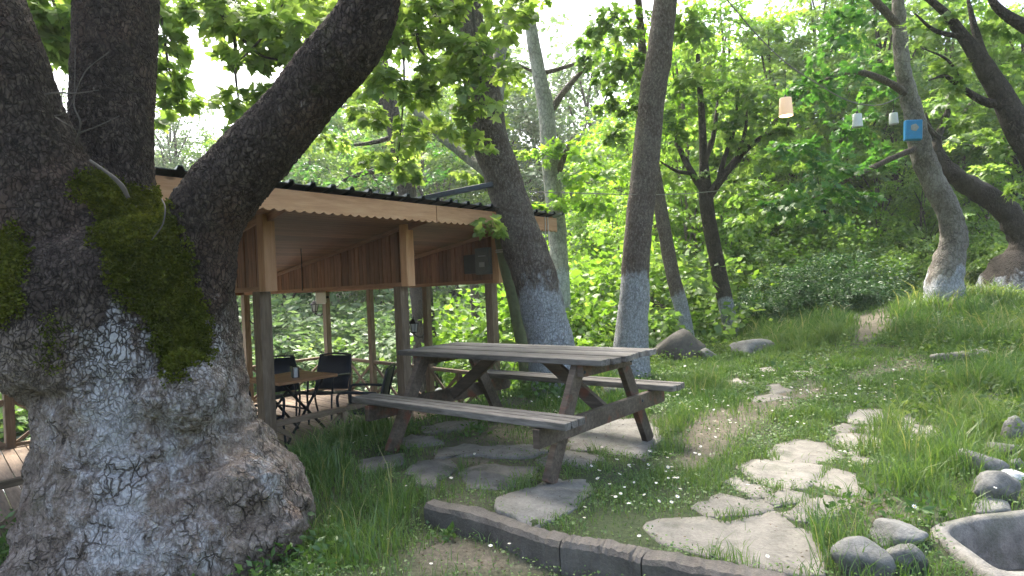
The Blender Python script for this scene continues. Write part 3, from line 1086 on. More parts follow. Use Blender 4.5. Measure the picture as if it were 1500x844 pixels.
    for k, q in ups.items():
        e = lp[k][0][-1]; r0 = lp[k][1][-1]
        pts = [lp[k][0][-2], e] + [e + np.array(w_) for w_ in q]
        ob = trunk_part('limb', pts, [r0 * .98, r0 * .97, r0 * .8, r0 * .35], MAT['bark_big'], root, 24, 16, .06, 7); ob.matrix_parent_inverse = inv
    return root, inv


def old_bark():
    m, t, b = new_mat('old_plane_bark')
    pos = wpos(t)
    st = mapped(t, pos, (1, 1, .6))
    fine = noise(t, 60, 7, .7, st); med = noise(t, 14, 5, .6, pos); big = noise(t, 3.2, 4, .6, pos)
    dn = noise(t, 10, 3, .5, pos)
    sc_ = ND(t, 'ShaderNodeVectorMath', operation='SCALE'); sc_.inputs['Scale'].default_value = .09
    t.links.new(dn.outputs['Color'], sc_.inputs[0])
    wv = ND(t, 'ShaderNodeVectorMath', operation='ADD'); t.links.new(st, wv.inputs[0]); t.links.new(sc_.outputs[0], wv.inputs[1])
    vos = []
    for k_, wd_ in ((21.0, .115), (46.0, .16)):
        vo = ND(t, 'ShaderNodeTexVoronoi', feature='DISTANCE_TO_EDGE'); vo.inputs['Scale'].default_value = k_
        t.links.new(wv.outputs[0], vo.inputs['Vector'])
        vos.append(ramp(t, vo.outputs['Distance'], [(0.0, (0, 0, 0)), (wd_, (1, 1, 1))], 'EASE').outputs[0])
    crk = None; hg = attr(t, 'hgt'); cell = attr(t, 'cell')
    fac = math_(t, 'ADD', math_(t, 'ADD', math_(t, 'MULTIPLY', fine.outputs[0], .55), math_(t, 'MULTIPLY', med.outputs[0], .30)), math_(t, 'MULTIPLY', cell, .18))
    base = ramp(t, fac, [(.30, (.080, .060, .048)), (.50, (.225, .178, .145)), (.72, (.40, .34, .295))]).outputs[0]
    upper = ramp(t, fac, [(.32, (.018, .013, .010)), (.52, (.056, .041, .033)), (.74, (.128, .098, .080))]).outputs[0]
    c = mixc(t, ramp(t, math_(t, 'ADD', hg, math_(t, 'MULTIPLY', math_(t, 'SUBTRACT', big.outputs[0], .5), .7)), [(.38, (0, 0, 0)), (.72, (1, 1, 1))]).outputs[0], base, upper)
    # red-brown areas
    rd = ramp(t, noise(t, 2.3, 4, .6, mapped(t, pos, (1, 1, 1), (.4, .2, .9))).outputs[0], [(.5, (0, 0, 0)), (.64, (1, 1, 1))]).outputs[0]
    c = mixc(t, math_(t, 'MULTIPLY', rd, .35), c, (.16, .095, .070))
    wf = math_(t, 'ADD', attr(t, 'wash'), math_(t, 'MULTIPLY', math_(t, 'SUBTRACT', med.outputs[0], .5), 1.5))
    wf = math_(t, 'ADD', wf, math_(t, 'MULTIPLY', math_(t, 'SUBTRACT', fine.outputs[0], .5), .9))
    wf = ramp(t, wf, [(.30, (0, 0, 0)), (.80, (.88, .88, .88))]).outputs[0]
    wc = ramp(t, fine.outputs[0], [(.25, (.26, .25, .245)), (.7, (.54, .54, .545))]).outputs[0]
    hm = ramp(t, hg, [(.25, (0, 0, 0)), (.6, (1, 1, 1))]).outputs[0]
    big_ck = mixc(t, math_(t, 'MULTIPLY', math_(t, 'SUBTRACT', noise(t, 6, 4, .6, pos).outputs[0], .40, True), 4.5, True), (1, 1, 1), vos[0])
    ck = mixc(t, hm, mixc(t, 1.0, big_ck, mixc(t, .72, vos[1], (1, 1, 1)), 'MULTIPLY'), vos[1])
    c = mixc(t, math_(t, 'MULTIPLY', wf, math_(t, 'ADD', math_(t, 'MULTIPLY', ck, .62), .25)), c, wc)
    c = mixc(t, math_(t, 'MULTIPLY', math_(t, 'SUBTRACT', 1.0, ck), .72), c, (.016, .012, .010))
    # thin green bloom
    gm = ramp(t, noise(t, 4.1, 5, .7, pos).outputs[0], [(.60, (0, 0, 0)), (.72, (1, 1, 1))]).outputs[0]
    c = mixc(t, math_(t, 'MULTIPLY', gm, .35), c, (.05, .055, .012))
    t.links.new(c, b.inputs['Base Color'])
    b.inputs['Roughness'].default_value = .9
    b.inputs['Specular IOR Level'].default_value = .2
    bump(t, b, math_(t, 'ADD', math_(t, 'ADD', math_(t, 'MULTIPLY', fine.outputs[0], .5), math_(t, 'MULTIPLY', med.outputs[0], .5)), math_(t, 'MULTIPLY', ck, .8)), .9, .022)
    return m


BIG, BIG_INV = big_plane()


# ------------------------------------------------------------------ picnic table
def picnic_table():
    yaw = -.683
    cx_, cy_ = .014, 4.811
    z0 = 0.0
    root = thing('picnic_table', 'weathered grey wooden picnic table with attached benches on the flagstones', 'picnic table', loc=(cx_, cy_, 0), rotz=yaw)
    L, W = 1.967, .727
    rg = np.random.default_rng(3)
    X, Y, Z = np.eye(3)
    pw = W / 6
    for k in range(6):
        y = -W / 2 + pw * (k + .5)
        e = rg.normal(0, .006, 2); dz = rg.normal(0, .0015)
        box_between('tabletop_plank', (-L / 2 + e[0], y, .73 + dz), (L / 2 + e[1], y, .73 + dz + rg.normal(0, .002)), Y * (pw - .013), Z * .04, MAT['grey_wood'], root, .18)
    a, b_ = .60, .818
    bw = (b_ - a) / 3
    for s in (-1, 1):
        for k in range(3):
            y = s * (a + bw * (k + .5)); e = rg.normal(0, .005, 2)
            box_between('bench_plank', (-.99 + e[0], y, .420), (.99 + e[1], y, .420 + rg.normal(0, .002)), Y * (bw - .011), Z * .044, MAT['grey_wood'], root, .18)
    for sx in (-1, 1):
        x = sx * .74
        box_between('bench_support', (x + sx * .048, -.83, .335), (x + sx * .048, .83, .335), X * .045, Z * .115, MAT['brown_wood'], root, .12)
        box_between('top_support', (x + sx * .048, -.33, .668), (x + sx * .048, .33, .668), X * .045, Z * .080, MAT['brown_wood'], root, .12)
        for sy in (-1, 1):
            foot = np.array([x, sy * .665, 0.0]); top = np.array([x, sy * .27, .708])
            g = foot.copy(); wx = cx_ + foot[0] * math.cos(yaw) - foot[1] * math.sin(yaw); wy = cy_ + foot[0] * math.sin(yaw) + foot[1] * math.cos(yaw)
            hz = float(H(wx, wy)) + .01
            dirv = (top - foot) / (top[2] - foot[2])
            foot = foot + dirv * hz
            ax = nrm(top - foot)
            box_between('leg', foot, top, X * .048, np.cross(ax, X) * .105, MAT['brown_wood'], root, .12)
        for sy in (-1, 1):
            for (yy, zz) in ((sy * .46, .345), (sy * .31, .66)):
                v, f, _, _ = tube([(x + sx * .068, yy, zz), (x + sx * .074, yy, zz), (x + sx * .078, yy, zz)], [.011, .011, .007], 5, 8)
                mesh('bolt', v, f, MAT['steel'], root)
        p0 = np.array([sx * .735, 0.03, .345]); p1 = np.array([sx * .24, .03, .70])
        ax = nrm(p1 - p0)
        box_between('brace', p0, p1, Y * .045, np.cross(ax, Y) * .09, MAT['brown_wood'], root, .12)
    return root


picnic_table()

# ------------------------------------------------------------------ pavilion
ZB, ZC, SL, DEPTH, ZDECK = 1.287, 1.956, .1086, 4.76, -.50
LS = [-3.05, -1.5, 0.0, 1.657, 3.222]
UL, UD, UZ = np.append(LD, 0), np.append(DD, 0), np.array([0, 0, 1.0])


def ceil_z(d):
    return ZC - SL * d


def board(name, a, b, wv, hv, mat, parent, cham=.1):
    """a board whose own X axis follows a->b, so the grain runs along it"""
    a = np.asarray(a, float); b = np.asarray(b, float)
    ax = nrm(b - a); ln = np.linalg.norm(b - a)
    wv = np.asarray(wv, float); hv = np.asarray(hv, float)
    y = nrm(wv - (wv @ ax) * ax); z = np.cross(ax, y)
    o = box_between(name, (0, 0, 0), (ln, 0, 0), np.array([0, 1, 0]) * np.linalg.norm(wv), np.array([0, 0, 1]) * np.linalg.norm(hv), mat, None, cham)
    mw = Matrix.Identity(4)
    for i in range(3):
        mw[i][0] = ax[i]; mw[i][1] = y[i]; mw[i][2] = z[i]; mw[i][3] = a[i]
    o.matrix_world = mw
    WM[o.name] = mw
    if parent is not None:
        o.parent = parent
        o.matrix_parent_inverse = Matrix.Identity(4)
        o.matrix_basis = (WM[parent.name].inverted() if parent.name in WM else ROOTINV) @ mw
    return o


WM = {}
PAV_LOC = Vector((float(P1[0]), float(P1[1]), ZDECK))
ROOTINV = Matrix.Translation(-PAV_LOC)


def pavilion():
    root = thing('pavilion', 'open timber pavilion with sloping roof and slatted gables above the stream', 'pavilion', loc=PAV_LOC)

    def holder(name):
        e = bpy.data.objects.new(name, None); COL.objects.link(e); e.parent = root
        return e
    l0, l1 = LS[0] - .3, LS[-1] + .45
    # deck
    dk = board('deck', ldz(l0, .05, ZDECK - .11), ldz(LS[-1] + .1, .05, ZDECK - .11), UD * .08, UZ * .15, MAT['rail_wood'], root)
    n = int((LS[-1] + .1 - l0) / .125)
    for k in range(n):
        l = l0 + .125 * (k + .5)
        board('deck_plank', ldz(l, -.03, ZDECK - .016), ldz(l, DEPTH + .1, ZDECK - .016 + R.normal(0, .002)), UL * .113, UZ * .03, MAT['rail_wood'], dk)
    # posts
    for i, l in enumerate(LS):
        # clad upper post
        board('upper_post', ldz(l, 0, ZB - .004), ldz(l, 0, ceil_z(0) - .002), UL * .115, UD * .10, MAT['fascia_wood'], root, .06)
        for d, w_ in ((.155, .115), (1.6, .09), (3.2, .085), (DEPTH, .10)):
            if d in (1.6, 3.2) and i != 4:
                continue
            ll = l
            top = ZB - .002
            board('post', ldz(ll, d, -1.3 if d < 1 else ZDECK - .3), ldz(ll, d, top), UL * w_, UD * w_, MAT['rail_wood'], root, .08)
    # gable partitions of vertical slats
    for i, l in enumerate(LS):
        sw = .094
        bt = board('partition', ldz(l, .06, ZB + .022), ldz(l, DEPTH, ZB + .022 - .012), UL * .036, UZ * .044, MAT['ceil_wood'], root)
        tp = board('trim', ldz(l - .022, .07, ceil_z(.07) - .032), ldz(l - .022, DEPTH, ceil_z(DEPTH) - .032), UL * .03, UZ * .045, MAT['ceil_wood'], bt)
        k = 0
        d = .068
        while d < DEPTH - .05:
            w_ = sw * R.uniform(.85, 1.1)
            zt = ceil_z(d + w_) - .012
            j = R.normal(0, .0025)
            board('slat', ldz(l + j, d + w_ / 2, ZB + .018), ldz(l + j, d + w_ / 2, zt), UD * (w_ - .008), UL * .018, MAT['slat_board'], bt, .3)
            d += w_
        # rafter under the ceiling
        board('rafter', ldz(l + .02, -.5, ceil_z(-.5) - .035), ldz(l + .02, .06, ceil_z(.06) - .035), UL * .05, UZ * .07, MAT['slat_board'], root)
    # ceiling boards along the length
    d = -.52
    cl_ = root
    while d < DEPTH + .15:
        z = ceil_z(d + .045) + .008
        ob = board('ceiling_board' if cl_ is not root else 'ceiling', ldz(l0, d + .045, z), ldz(l1, d + .045, z), nrm(UD - SL * UZ) * .087, UZ * .016, MAT['ceil_wood'], cl_, .35)
        if cl_ is root:
            cl_ = ob
        d += .09
    # fascia with a scalloped lower edge
    fz = 2.085
    for (a, b_) in ((l0, 1.62), (1.63, l1 + .16)):
        nn = int((b_ - a) / .0115)
        ls = np.linspace(a, b_, nn)
        bot = fz - .155 - .022 * np.abs(np.sin(np.pi * ls / .092))
        v = []
        for q, bz in zip(ls, bot):
            for dd in (-.60, -.572):
                v.append(ldz(q, dd, bz)); v.append(ldz(q, dd, fz))
        f = []
        for k in range(nn - 1):
            o = k * 4
            f += [(o, o + 4, o + 5, o + 1), (o + 2, o + 3, o + 7, o + 6), (o + 1, o + 5, o + 7, o + 3), (o, o + 2, o + 6, o + 4)]
        f += [(0, 1, 3, 2), ((nn - 1) * 4, (nn - 1) * 4 + 2, (nn - 1) * 4 + 3, (nn - 1) * 4 + 1)]
        # own axes along the board
        mw = Matrix.Identity(4)
        c0 = ldz(a, -.6, fz)
        for i in range(3):
            mw[i][0] = UL[i]; mw[i][1] = np.cross(UZ, UL)[i]; mw[i][2] = UZ[i]; mw[i][3] = c0[i]
        mi = np.array(mw.inverted())
        v = (np.c_[np.array(v), np.ones(len(v))] @ mi.T)[:, :3]
        ob = mesh('fascia_board', v, f, MAT['fascia_wood'], root)
        ob.matrix_basis = ROOTINV @ mw
    # right end verge board
    board('verge_board', ldz(l1 + .10, -.57, ceil_z(-.57) + .03), ldz(l1 + .10, DEPTH + .2, ceil_z(DEPTH + .2) + .03), UZ * .12, UL * .025, MAT['fascia_wood'], root)
    # ribbed metal sheets
    a = l0 - .02
    while a < l1 + .2:
        w_ = min(1.05, l1 + .24 - a)
        prof = []
        p = 0.0
        while p < w_ - .001:
            prof += [(p, 0), (min(w_, p + .135), 0), (min(w_, p + .150), .032), (min(w_, p + .182), .032), (min(w_, p + .197), 0)]
            p += .197
        v, f = [], []
        for (q, hz) in prof:
            for dd in (-.67, 2.0, DEPTH + .3):
                v.append(ldz(a + q, dd, ceil_z(dd) + .098 + hz))
        for k in range(len(prof) - 1):
            for j in range(2):
                o = k * 3 + j
                f.append((o, o + 3, o + 4, o + 1))
        ob = mesh('roof_sheet', v, f, MAT['roof'], root)
        sm = ob.modifiers.new('t', 'SOLIDIFY'); sm.thickness = .006
        ob.matrix_basis = ROOTINV
        a += w_ + .001
    # railings
    def rail(pa, pb, nb, mid=True, zr=.085):
        a_ = np.array(pa); c_ = np.array(pb); ax = nrm(c_ - a_); side = np.cross(ax, UZ)
        z = lambda q, h: np.array([q[0], q[1], h])
        tr = board('railing', z(a_, zr), z(c_, zr), side * .075, UZ * .045, MAT['rail_wood'], root)
        for k in range(nb):
            q0 = a_ + (c_ - a_) * k / nb; q1 = a_ + (c_ - a_) * (k + 1) / nb
            board('cross_brace', z(q0, zr - .03) + side * .013, z(q1, ZDECK + .05) + side * .013, UZ * .042, side * .022, MAT['rail_wood'], tr)
            board('cross_brace', z(q1, zr - .03) - side * .013, z(q0, ZDECK + .05) - side * .013, UZ * .042, side * .022, MAT['rail_wood'], tr)
            if k:
                board('baluster', z(q0, ZDECK - .05), z(q0, zr - .024), ax * .06, side * .06, MAT['rail_wood'], tr)
        board('bottom_rail', z(a_, ZDECK + .03), z(c_, ZDECK + .03), side * .05, UZ * .045, MAT['rail_wood'], tr)
    for i in range(4):
        rail(ldz(LS[i] + .06, DEPTH, 0), ldz(LS[i + 1] - .06, DEPTH, 0), 2)
        if i < 3:
            rail(ldz(LS[i] + .07, .16, 0), ldz(LS[i + 1] - .07, .16, 0), 2)
    rail(ldz(LS[4], .25, 0), ldz(LS[4], 1.55, 0), 2)
    rail(ldz(LS[4], 1.66, 0), ldz(LS[4], 3.15, 0), 2)
    rail(ldz(LS[4], 3.25, 0), ldz(LS[4], DEPTH - .06, 0), 2)
    # rear eaves beam
    board('eaves_beam', ldz(l0, DEPTH + .055, ZB + .05), ldz(LS[-1] + .1, DEPTH + .055, ZB + .05), UD * .06, UZ * .12, MAT['slat_board'], root)
    # steel strut from the roof edge to the leaning tree
    board('steel_strut', P(604, 294, 7.05), P(722, 270, 6.92), UZ * .055, UD * .055, MAT['steel'], root)
    # cord loops at the roof corner
    for s in (0, .06):
        e = ldz(l1 - .12 + s, -.61, 2.09)
        v, f, _, _ = tube([e, e - [0, 0, .12], e - [.0, .01, .30 + s]], [.006] * 3, 8, 5)
        ob = mesh('cord', v, f, MAT['rope'], root, True); ob.matrix_basis = ROOTINV
    return root


MAT['slat_board'] = wood_mat('stained_board_wood', (.10, .038, .018), (.20, .083, .040), (.30, .145, .075), 'X', 6, True, .55)
PAV = pavilion()


# meter boxes on the end partition, heater, lanterns, loudspeaker
def frame_box(name, c, ux, uy, uz, sx, sy, sz, mat, parent=None, inv=None, cham=.08):
    """a chamfered box centred at c with given axes"""
    c = np.asarray(c, float)
    o = box_between(name, c - np.asarray(ux) * sx / 2, c + np.asarray(ux) * sx / 2, np.asarray(uy) * sy, np.asarray(uz) * sz, mat, parent, cham)
    if inv is not None:
        o.matrix_parent_inverse = inv
    return o


def inv_of(loc):
    return Matrix.Translation(-Vector(tuple(map(float, loc))))


bl = ldz(LS[4] - .03, .25, 1.53)
mb = thing('meter_box', 'dark grey electrical meter box mounted on the slatted gable', 'electrical box', loc=bl)
frame_box('case', ldz(LS[4] - .075, .19, 1.575), UD, UL, UZ, .26, .11, .34, MAT['grey_box'], mb, inv_of(bl))
frame_box('dark_door', ldz(LS[4] - .06, .46, 1.55), UD, UL, UZ, .27, .06, .25, MAT['black'], mb, inv_of(bl))
frame_box('display', ldz(LS[4] - .135, .18, 1.53), UD, UL, UZ, .10, .012, .06, MAT['silver'], mb, inv_of(bl))
frame_box('vent_slot', ldz(LS[4] - .134, .18, 1.64), UD, UL, UZ, .14, .010, .014, MAT['silver'], mb, inv_of(bl))
hl = ldz(.62, 2.6, ceil_z(2.6) - .12)
ht = thing('strip_heater', 'black strip heater hanging under the boarded ceiling', 'heater', loc=hl)
frame_box('housing', ldz(.62, 2.3, ceil_z(2.3) - .13), UL, UD, UZ, .34, .10, .055, MAT['black'], ht, inv_of(hl))
frame_box('bracket', ldz(.62, 2.3, ceil_z(2.3) - .055), UL, UD, UZ, .05, .03, .11, MAT['black'], ht, inv_of(hl))
# hanging ceiling cord
cl = ldz(1.1, 1.5, ceil_z(1.5) - .002)
v, f, _, _ = tube([cl, cl - [0, 0, .25], cl - [0.005, 0, .5]], [.006] * 3, 8, 5)
mesh('ceiling_cord', v, f, MAT['black'], None, True, label='thin black cord hanging from the boarded ceiling', category='cord')


def lantern(pos, side, label):
    """wall lantern on an S bracket; pos is on the post face, side points away from the post"""
    pos = np.asarray(pos, float); side = nrm(side)
    r_ = thing('lantern', label, 'lantern', 'coach lanterns on the rear posts', loc=pos)
    iv = inv_of(pos)
    c = pos + side * .155 + np.array([0, 0, .10])
    v, f, _, _ = tube([pos, pos + side * .05 - [0, 0, .05], pos + side * .12 - [0, 0, .035], pos + side * .155 + [0, 0, .01]], [.012, .012, .012, .012], 14, 6)
    mesh('bracket', v, f, MAT['black'], r_, True).matrix_parent_inverse = iv

    def hexr(zr):
        v, f = [], []
        for z, rr in zr:
            for k in range(6):
                v.append(c + np.array([rr * math.cos(k * math.pi / 3), rr * math.sin(k * math.pi / 3), z]))
        for j in range(len(zr) - 1):
            for k in range(6):
                f.append((j * 6 + k, j * 6 + (k + 1) % 6, (j + 1) * 6 + (k + 1) % 6, (j + 1) * 6 + k))
        f.append(tuple(range(5, -1, -1))); f.append(tuple(range((len(zr) - 1) * 6, len(zr) * 6)))
        return v, f
    for nm_, zr, mt in (('base', [(-.10, .02), (-.085, .045), (-.075, .05), (-.07, .045)], 'black'), ('pane', [(-.07, .042), (.05, .062)], 'glass'),
                        ('cap', [(.05, .078), (.06, .078), (.09, .05), (.115, .028), (.125, .012), (.15, .008)], 'black')):
        v, f = hexr(zr)
        mesh(nm_, v, f, MAT[mt], r_).matrix_parent_inverse = iv
    for k in range(6):
        a0 = c + np.array([.044 * math.cos(k * math.pi / 3), .044 * math.sin(k * math.pi / 3), -.07]); a1 = c + np.array([.065 * math.cos(k * math.pi / 3), .065 * math.sin(k * math.pi / 3), .05])
        v, f, _, _ = tube([a0, (a0 + a1) / 2, a1], [.005] * 3, 4, 4)
        mesh('bar', v, f, MAT['black'], r_).matrix_parent_inverse = iv


pp = ldz(LS[3], DEPTH, .86)
lantern(pp + np.array([-.055, 0, 0]), (-1, -.15, 0), 'black coach lantern bracketed on the rear post, outer one of a pair')
lantern(pp + np.array([.055, 0, 0]), (1, .15, 0), 'black coach lantern bracketed on the rear post, inner one of a pair')
pp = ldz(LS[4], DEPTH, .90)
lantern(pp + np.array([-.055, 0, 0]), (-1, -.15, 0), 'single black coach lantern on the corner post under the loudspeaker')
pp = ldz(LS[4], 1.6, .60)
lantern(pp + np.array([-.05, 0, 0]), (-1, -.15, 0), 'black coach lantern on the side post before a dark trunk')
pp = ldz(LS[1], DEPTH, .90)
lantern(pp + np.array([-.055, 0, 0]), (-1, -.15, 0), 'black coach lantern on the post beside the old tree trunk')
sp = ldz(LS[4] - .05, DEPTH - .12, 1.18)
ls_ = thing('loudspeaker', 'small white loudspeaker fixed to the top of the corner post', 'loudspeaker', loc=sp)
ux = nrm(np.array([1, .2, 0])); uy = np.cross(UZ, ux); tz = nrm(UZ - .25 * uy)
frame_box('case', sp + ux * -.10, ux, nrm(np.cross(tz, ux)), tz, .17, .13, .21, MAT['white_plastic'], ls_, inv_of(sp))
frame_box('bracket', sp + np.array([.0, .06, .0]), ux, uy, UZ, .05, .08, .04, MAT['black'], ls_, inv_of(sp))


# ------------------------------------------------------------------ cafe table and chairs on the deck
def chair(pos, rot, label):
    r_ = thing('deck_chair', label, 'chair', 'dark sling chairs on the deck', loc=(pos[0], pos[1], ZDECK), rotz=rot)
    W = .27

    def tb(name, pts, rr, par=r_):
        v, f, _, _ = tube(pts, [rr] * len(pts), len(pts) * 5, 6)
        return mesh(name, v, f, MAT['frame'], par, True)
    for s in (-1, 1):
        tb('leg', [(s * W, .24, 0), (s * W, .22, .22), (s * W, .2, .43)], .014)
        tb('leg', [(s * W, -.30, 0), (s * W, -.22, .22), (s * W, -.2, .40)], .014)
        tb('armrest', [(s * (W + .01), .2, .43), (s * (W + .02), .2, .62), (s * (W + .02), .1, .65), (s * (W + .02), -.22, .63)], .016)
        tb('side_rail', [(s * W, .22, .43), (s * W, 0, .415), (s * W, -.2, .40), (s * W * .98, -.27, .62), (s * W * .9, -.34, .88)], .014)
    tb('crossbar', [(-W * .9, -.34, .88), (0, -.355, .90), (W * .9, -.34, .88)], .014)
    tb('crossbar', [(-W, .22, .43), (0, .22, .425), (W, .22, .43)], .012)
    for nm_, prof in (('seat', [(.22, .43), (.08, .405), (-.08, .398), (-.2, .402)]), ('backrest', [(-.205, .42), (-.25, .56), (-.285, .70), (-.335, .87)])):
        v, f = [], []
        for (y, z) in prof:
            for k in range(5):
                u = -1 + k * .5
                v.append((u * W * (.96 if nm_ == 'seat' else .96 - .06 * (z - .4) / .5), y - (.02 * (1 - u * u) if nm_ == 'backrest' else 0), z - (.02 * (1 - u * u) if nm_ == 'seat' else 0)))
        for j in range(len(prof) - 1):
            for k in range(4):
                f.append((j * 5 + k, j * 5 + k + 1, j * 5 + k + 6, j * 5 + k + 5))
        o = mesh(nm_, v, f, MAT['navy'], r_, True)
        sm = o.modifiers.new('t', 'SOLIDIFY'); sm.thickness = .008
    return r_


def at_deck(px, py, z=ZDECK):
    dr = rayd(px, py); tt = (z - CAM[2]) / dr[2]
    return CAM + tt * dr


tc_ = ldz(1.05, 1.85, ZDECK)
ct = thing('cafe_table', 'square wooden topped table with black crossed legs on the deck', 'table', loc=tc_, rotz=.9167)
o = box_between('tabletop', (-.40, 0, .735), (.40, 0, .735), (0, .80, 0), (0, 0, .035), MAT['tabletop_wood'], ct, .4)
for sx in (-1, 1):
    for sy in (-1, 1):
        v, f, _, _ = tube([(sx * .30, sy * .34, .02), (0, sy * .30, .38), (-sx * .28, sy * .27, .715)], [.018] * 3, 14, 6)
        mesh('leg', v, f, MAT['black'], ct, True)
v, f, _, _ = tube([(0, -.30, .38), (0, 0, .38), (0, .30, .38)], [.012] * 3, 8, 6)
mesh('stretcher', v, f, MAT['black'], ct, True)
nl_ = tc_ + np.array([.10, -.12, .755])
nh = thing('napkin_holder', 'small grey napkin holder standing on the cafe table', 'napkin holder', loc=nl_, rotz=.5)
for s in (-1, 1):
    box_between('side_plate', (s * .035, 0, 0), (s * .035, 0, .13), (.008, 0, 0), (0, .12, 0), MAT['steel'], nh)
box_between('napkins', (0, 0, .003), (0, 0, .115), (.045, 0, 0), (0, .11, 0), MAT['white_plastic'], nh)
box_between('base', (0, 0, -.003), (0, 0, .003), (.078, 0, 0), (0, .12, 0), MAT['steel'], nh)


def chair_at(l, d, face_l, face_d, label):
    q = ldz(l, d, ZDECK); fv = face_l * LD + face_d * DD
    chair(q, math.atan2(-fv[0], fv[1]), label)


chair_at(.42, 2.35, .9, -.3, 'dark blue sling chair beside the first post, facing the wooden table')
chair_at(1.30, 2.65, -.2, -1, 'dark blue sling chair behind the wooden table, before the rear railing')
chair_at(1.72, 2.25, -1, -.4, 'dark blue sling chair turned beside the wooden table corner')
chair_at(.30, 1.35, 1, .35, 'dark sling chair at the front side of the wooden table')
chair_at(1.42, .72, -.75, .8, 'dark sling chair with its back to the picnic table bench')

# ------------------------------------------------------------------ trees one can tell apart
def tree(name, label, cat='tree', base=None):
    return thing(name, label, cat, loc=None)


def crown(lst, nl, size, shape, mat, root, seed, name='crown', flat=.62, dens=1.0):
    rg = np.random.default_rng(seed)
    v, f, a = cat_leaves(px_clumps(lst, nl, size, shape, rg, flat, dens))
    return bigmesh(name, v, f, MAT[mat], root, False, {'rnd': a}, kind='stuff')


def overhead(centres, nl, size, shape, mat, root, seed, rad=.9, ns=16):  # crown leaves added above the view, mostly unseen, thinned to shade the ground
    rg = np.random.default_rng(seed)
    out = [clump(c, (rad, rad, rad * .45), ns, nl, size, shape, rg, None, size * 1.1, .3) for c in centres]
    v, f, a = cat_leaves(out)
    return bigmesh('shade_crown', v, f, MAT[mat], root, False, {'rnd': a}, kind='stuff')


rg0 = np.random.default_rng(77)
# old plane tree: hanging sprays and the unseen shading crown overhead
c_ = crown([(90, 25, 5.0, 36, 12), (104, 70, 5.2, 26, 9), (78, 60, 5.1, 22, 6), (70, 5, 5.0, 30, 8), (248, 110, 5.5, 24, 7), (268, 150, 5.6, 18, 5), (240, 60, 5.4, 22, 6),
            (252, 20, 5.5, 20, 5), (340, 20, 5.5, 46, 14), (405, 35, 5.5, 50, 16), (432, 85, 5.6, 32, 10), (360, 85, 5.6, 36, 11), (345, 150, 5.7, 22, 6), (396, 135, 5.6, 24, 7),
            (300, 10, 5.5, 24, 5), (470, 15, 6, 30, 8), (352, 185, 5.7, 12, 3), (230, 175, 5.8, 14, 3)], 13, .112, HERO, 'leaf_hero', BIG, 1, dens=1.25)
c_.matrix_parent_inverse = BIG_INV
c_ = crown([(x_ + rg0.normal(0, 14), y_ + rg0.normal(0, 12), 8.5 + rg0.normal(0, .7), 30, 7) for x_, y_, p in [(x_, y_, 0) for x_ in range(60, 560, 48) for y_ in range(-20, 230, 44)] if rg0.random() < (.85 if y_ < 60 else .5) and not (225 < x_ < 320 and 50 < y_ < 230 and rg0.random() < .7) and not (60 < x_ < 130 and y_ > 110)], 14, .105, MID, 'leaf_hero', BIG, 16, 'back_crown', dens=1.3)
c_.matrix_parent_inverse = BIG_INV
cs = [np.array([x + rg0.normal(0, .5), y + rg0.normal(0, .5), z]) for x in np.arange(-6.5, 3.1, 1.5) for y in np.arange(2.5, 7.5, 1.5) for z in (rg0.uniform(5.0, 7.2),) if rg0.random() < .62]
c_ = overhead(cs, 12, .2, LOW, 'leaf_mid', BIG, 2, 1.0, 16); c_.matrix_parent_inverse = BIG_INV
paths = []
for q in ([(300, -40, 5.4, 5), (320, 10, 5.45, 4), (343, 55, 5.5, 3), (345, 110, 5.6, 2), (352, 165, 5.7, 1)], [(420, -40, 5.5, 4), (410, 20, 5.5, 3), (380, 60, 5.5, 2), (350, 90, 5.6, 1)],
          [(343, 45, 5.5, 2.5), (380, 80, 5.5, 2), (420, 90, 5.6, 1)], [(230, -20, 5.5, 3), (240, 50, 5.4, 2), (250, 110, 5.5, 1.5), (268, 150, 5.6, .8)], [(60, -40, 5, 3), (85, 20, 5, 2), (100, 70, 5.2, 1)]):
    paths.append(px_path(q))
c_ = twigs('twigs', paths, MAT['twig'], BIG); c_.matrix_parent_inverse = BIG_INV

# leaning plane tree
LT = tree('plane_tree', 'thick leaning plane tree with whitewashed foot beside the pavilion corner')
p_, r_ = px_path([(842, 640, 7.2, 62), (826, 590, 7.2, 47), (812, 540, 7.2, 38), (805, 500, 7.2, 34), (797, 470, 7.2, 33), (784, 410, 7.2, 32.5), (768, 362, 7.2, 32), (751, 310, 7.2, 29), (733, 250, 7.2, 27), (718, 205, 7.2, 26.5), (702, 110, 7.2, 25), (688, 30, 7.2, 20), (676, -50, 7.2, 17), (650, -200, 7.2, 13)])
trunk_part('trunk', p_, r_, MAT['bark_plane'], LT, 130, 40, .07, 11, (-1, 1.18), bumps=.012)
for q, mt in (([(708, 185, 7.25, 12), (727, 149, 7.4, 10), (731, 89, 7.5, 9.5), (739, 50, 7.6, 9), (752, -30, 7.7, 8)], 'bark_pale'),
              ([(722, 262, 7.3, 8), (703, 245, 7.5, 7.5), (653, 206, 7.8, 6.5), (607, 160, 8, 6), (596, 135, 8.1, 5.5), (567, 107, 8.2, 5), (530, 60, 8.4, 4)], 'bark_pale'),
              ([(690, 40, 7.2, 8), (650, -20, 7.0, 6), (610, -60, 6.6, 4)], 'bark_plane')):
    p_, r_ = px_path(q)
    trunk_part('limb', p_, r_, MAT[mt], LT, 30, 12, .08, 12)
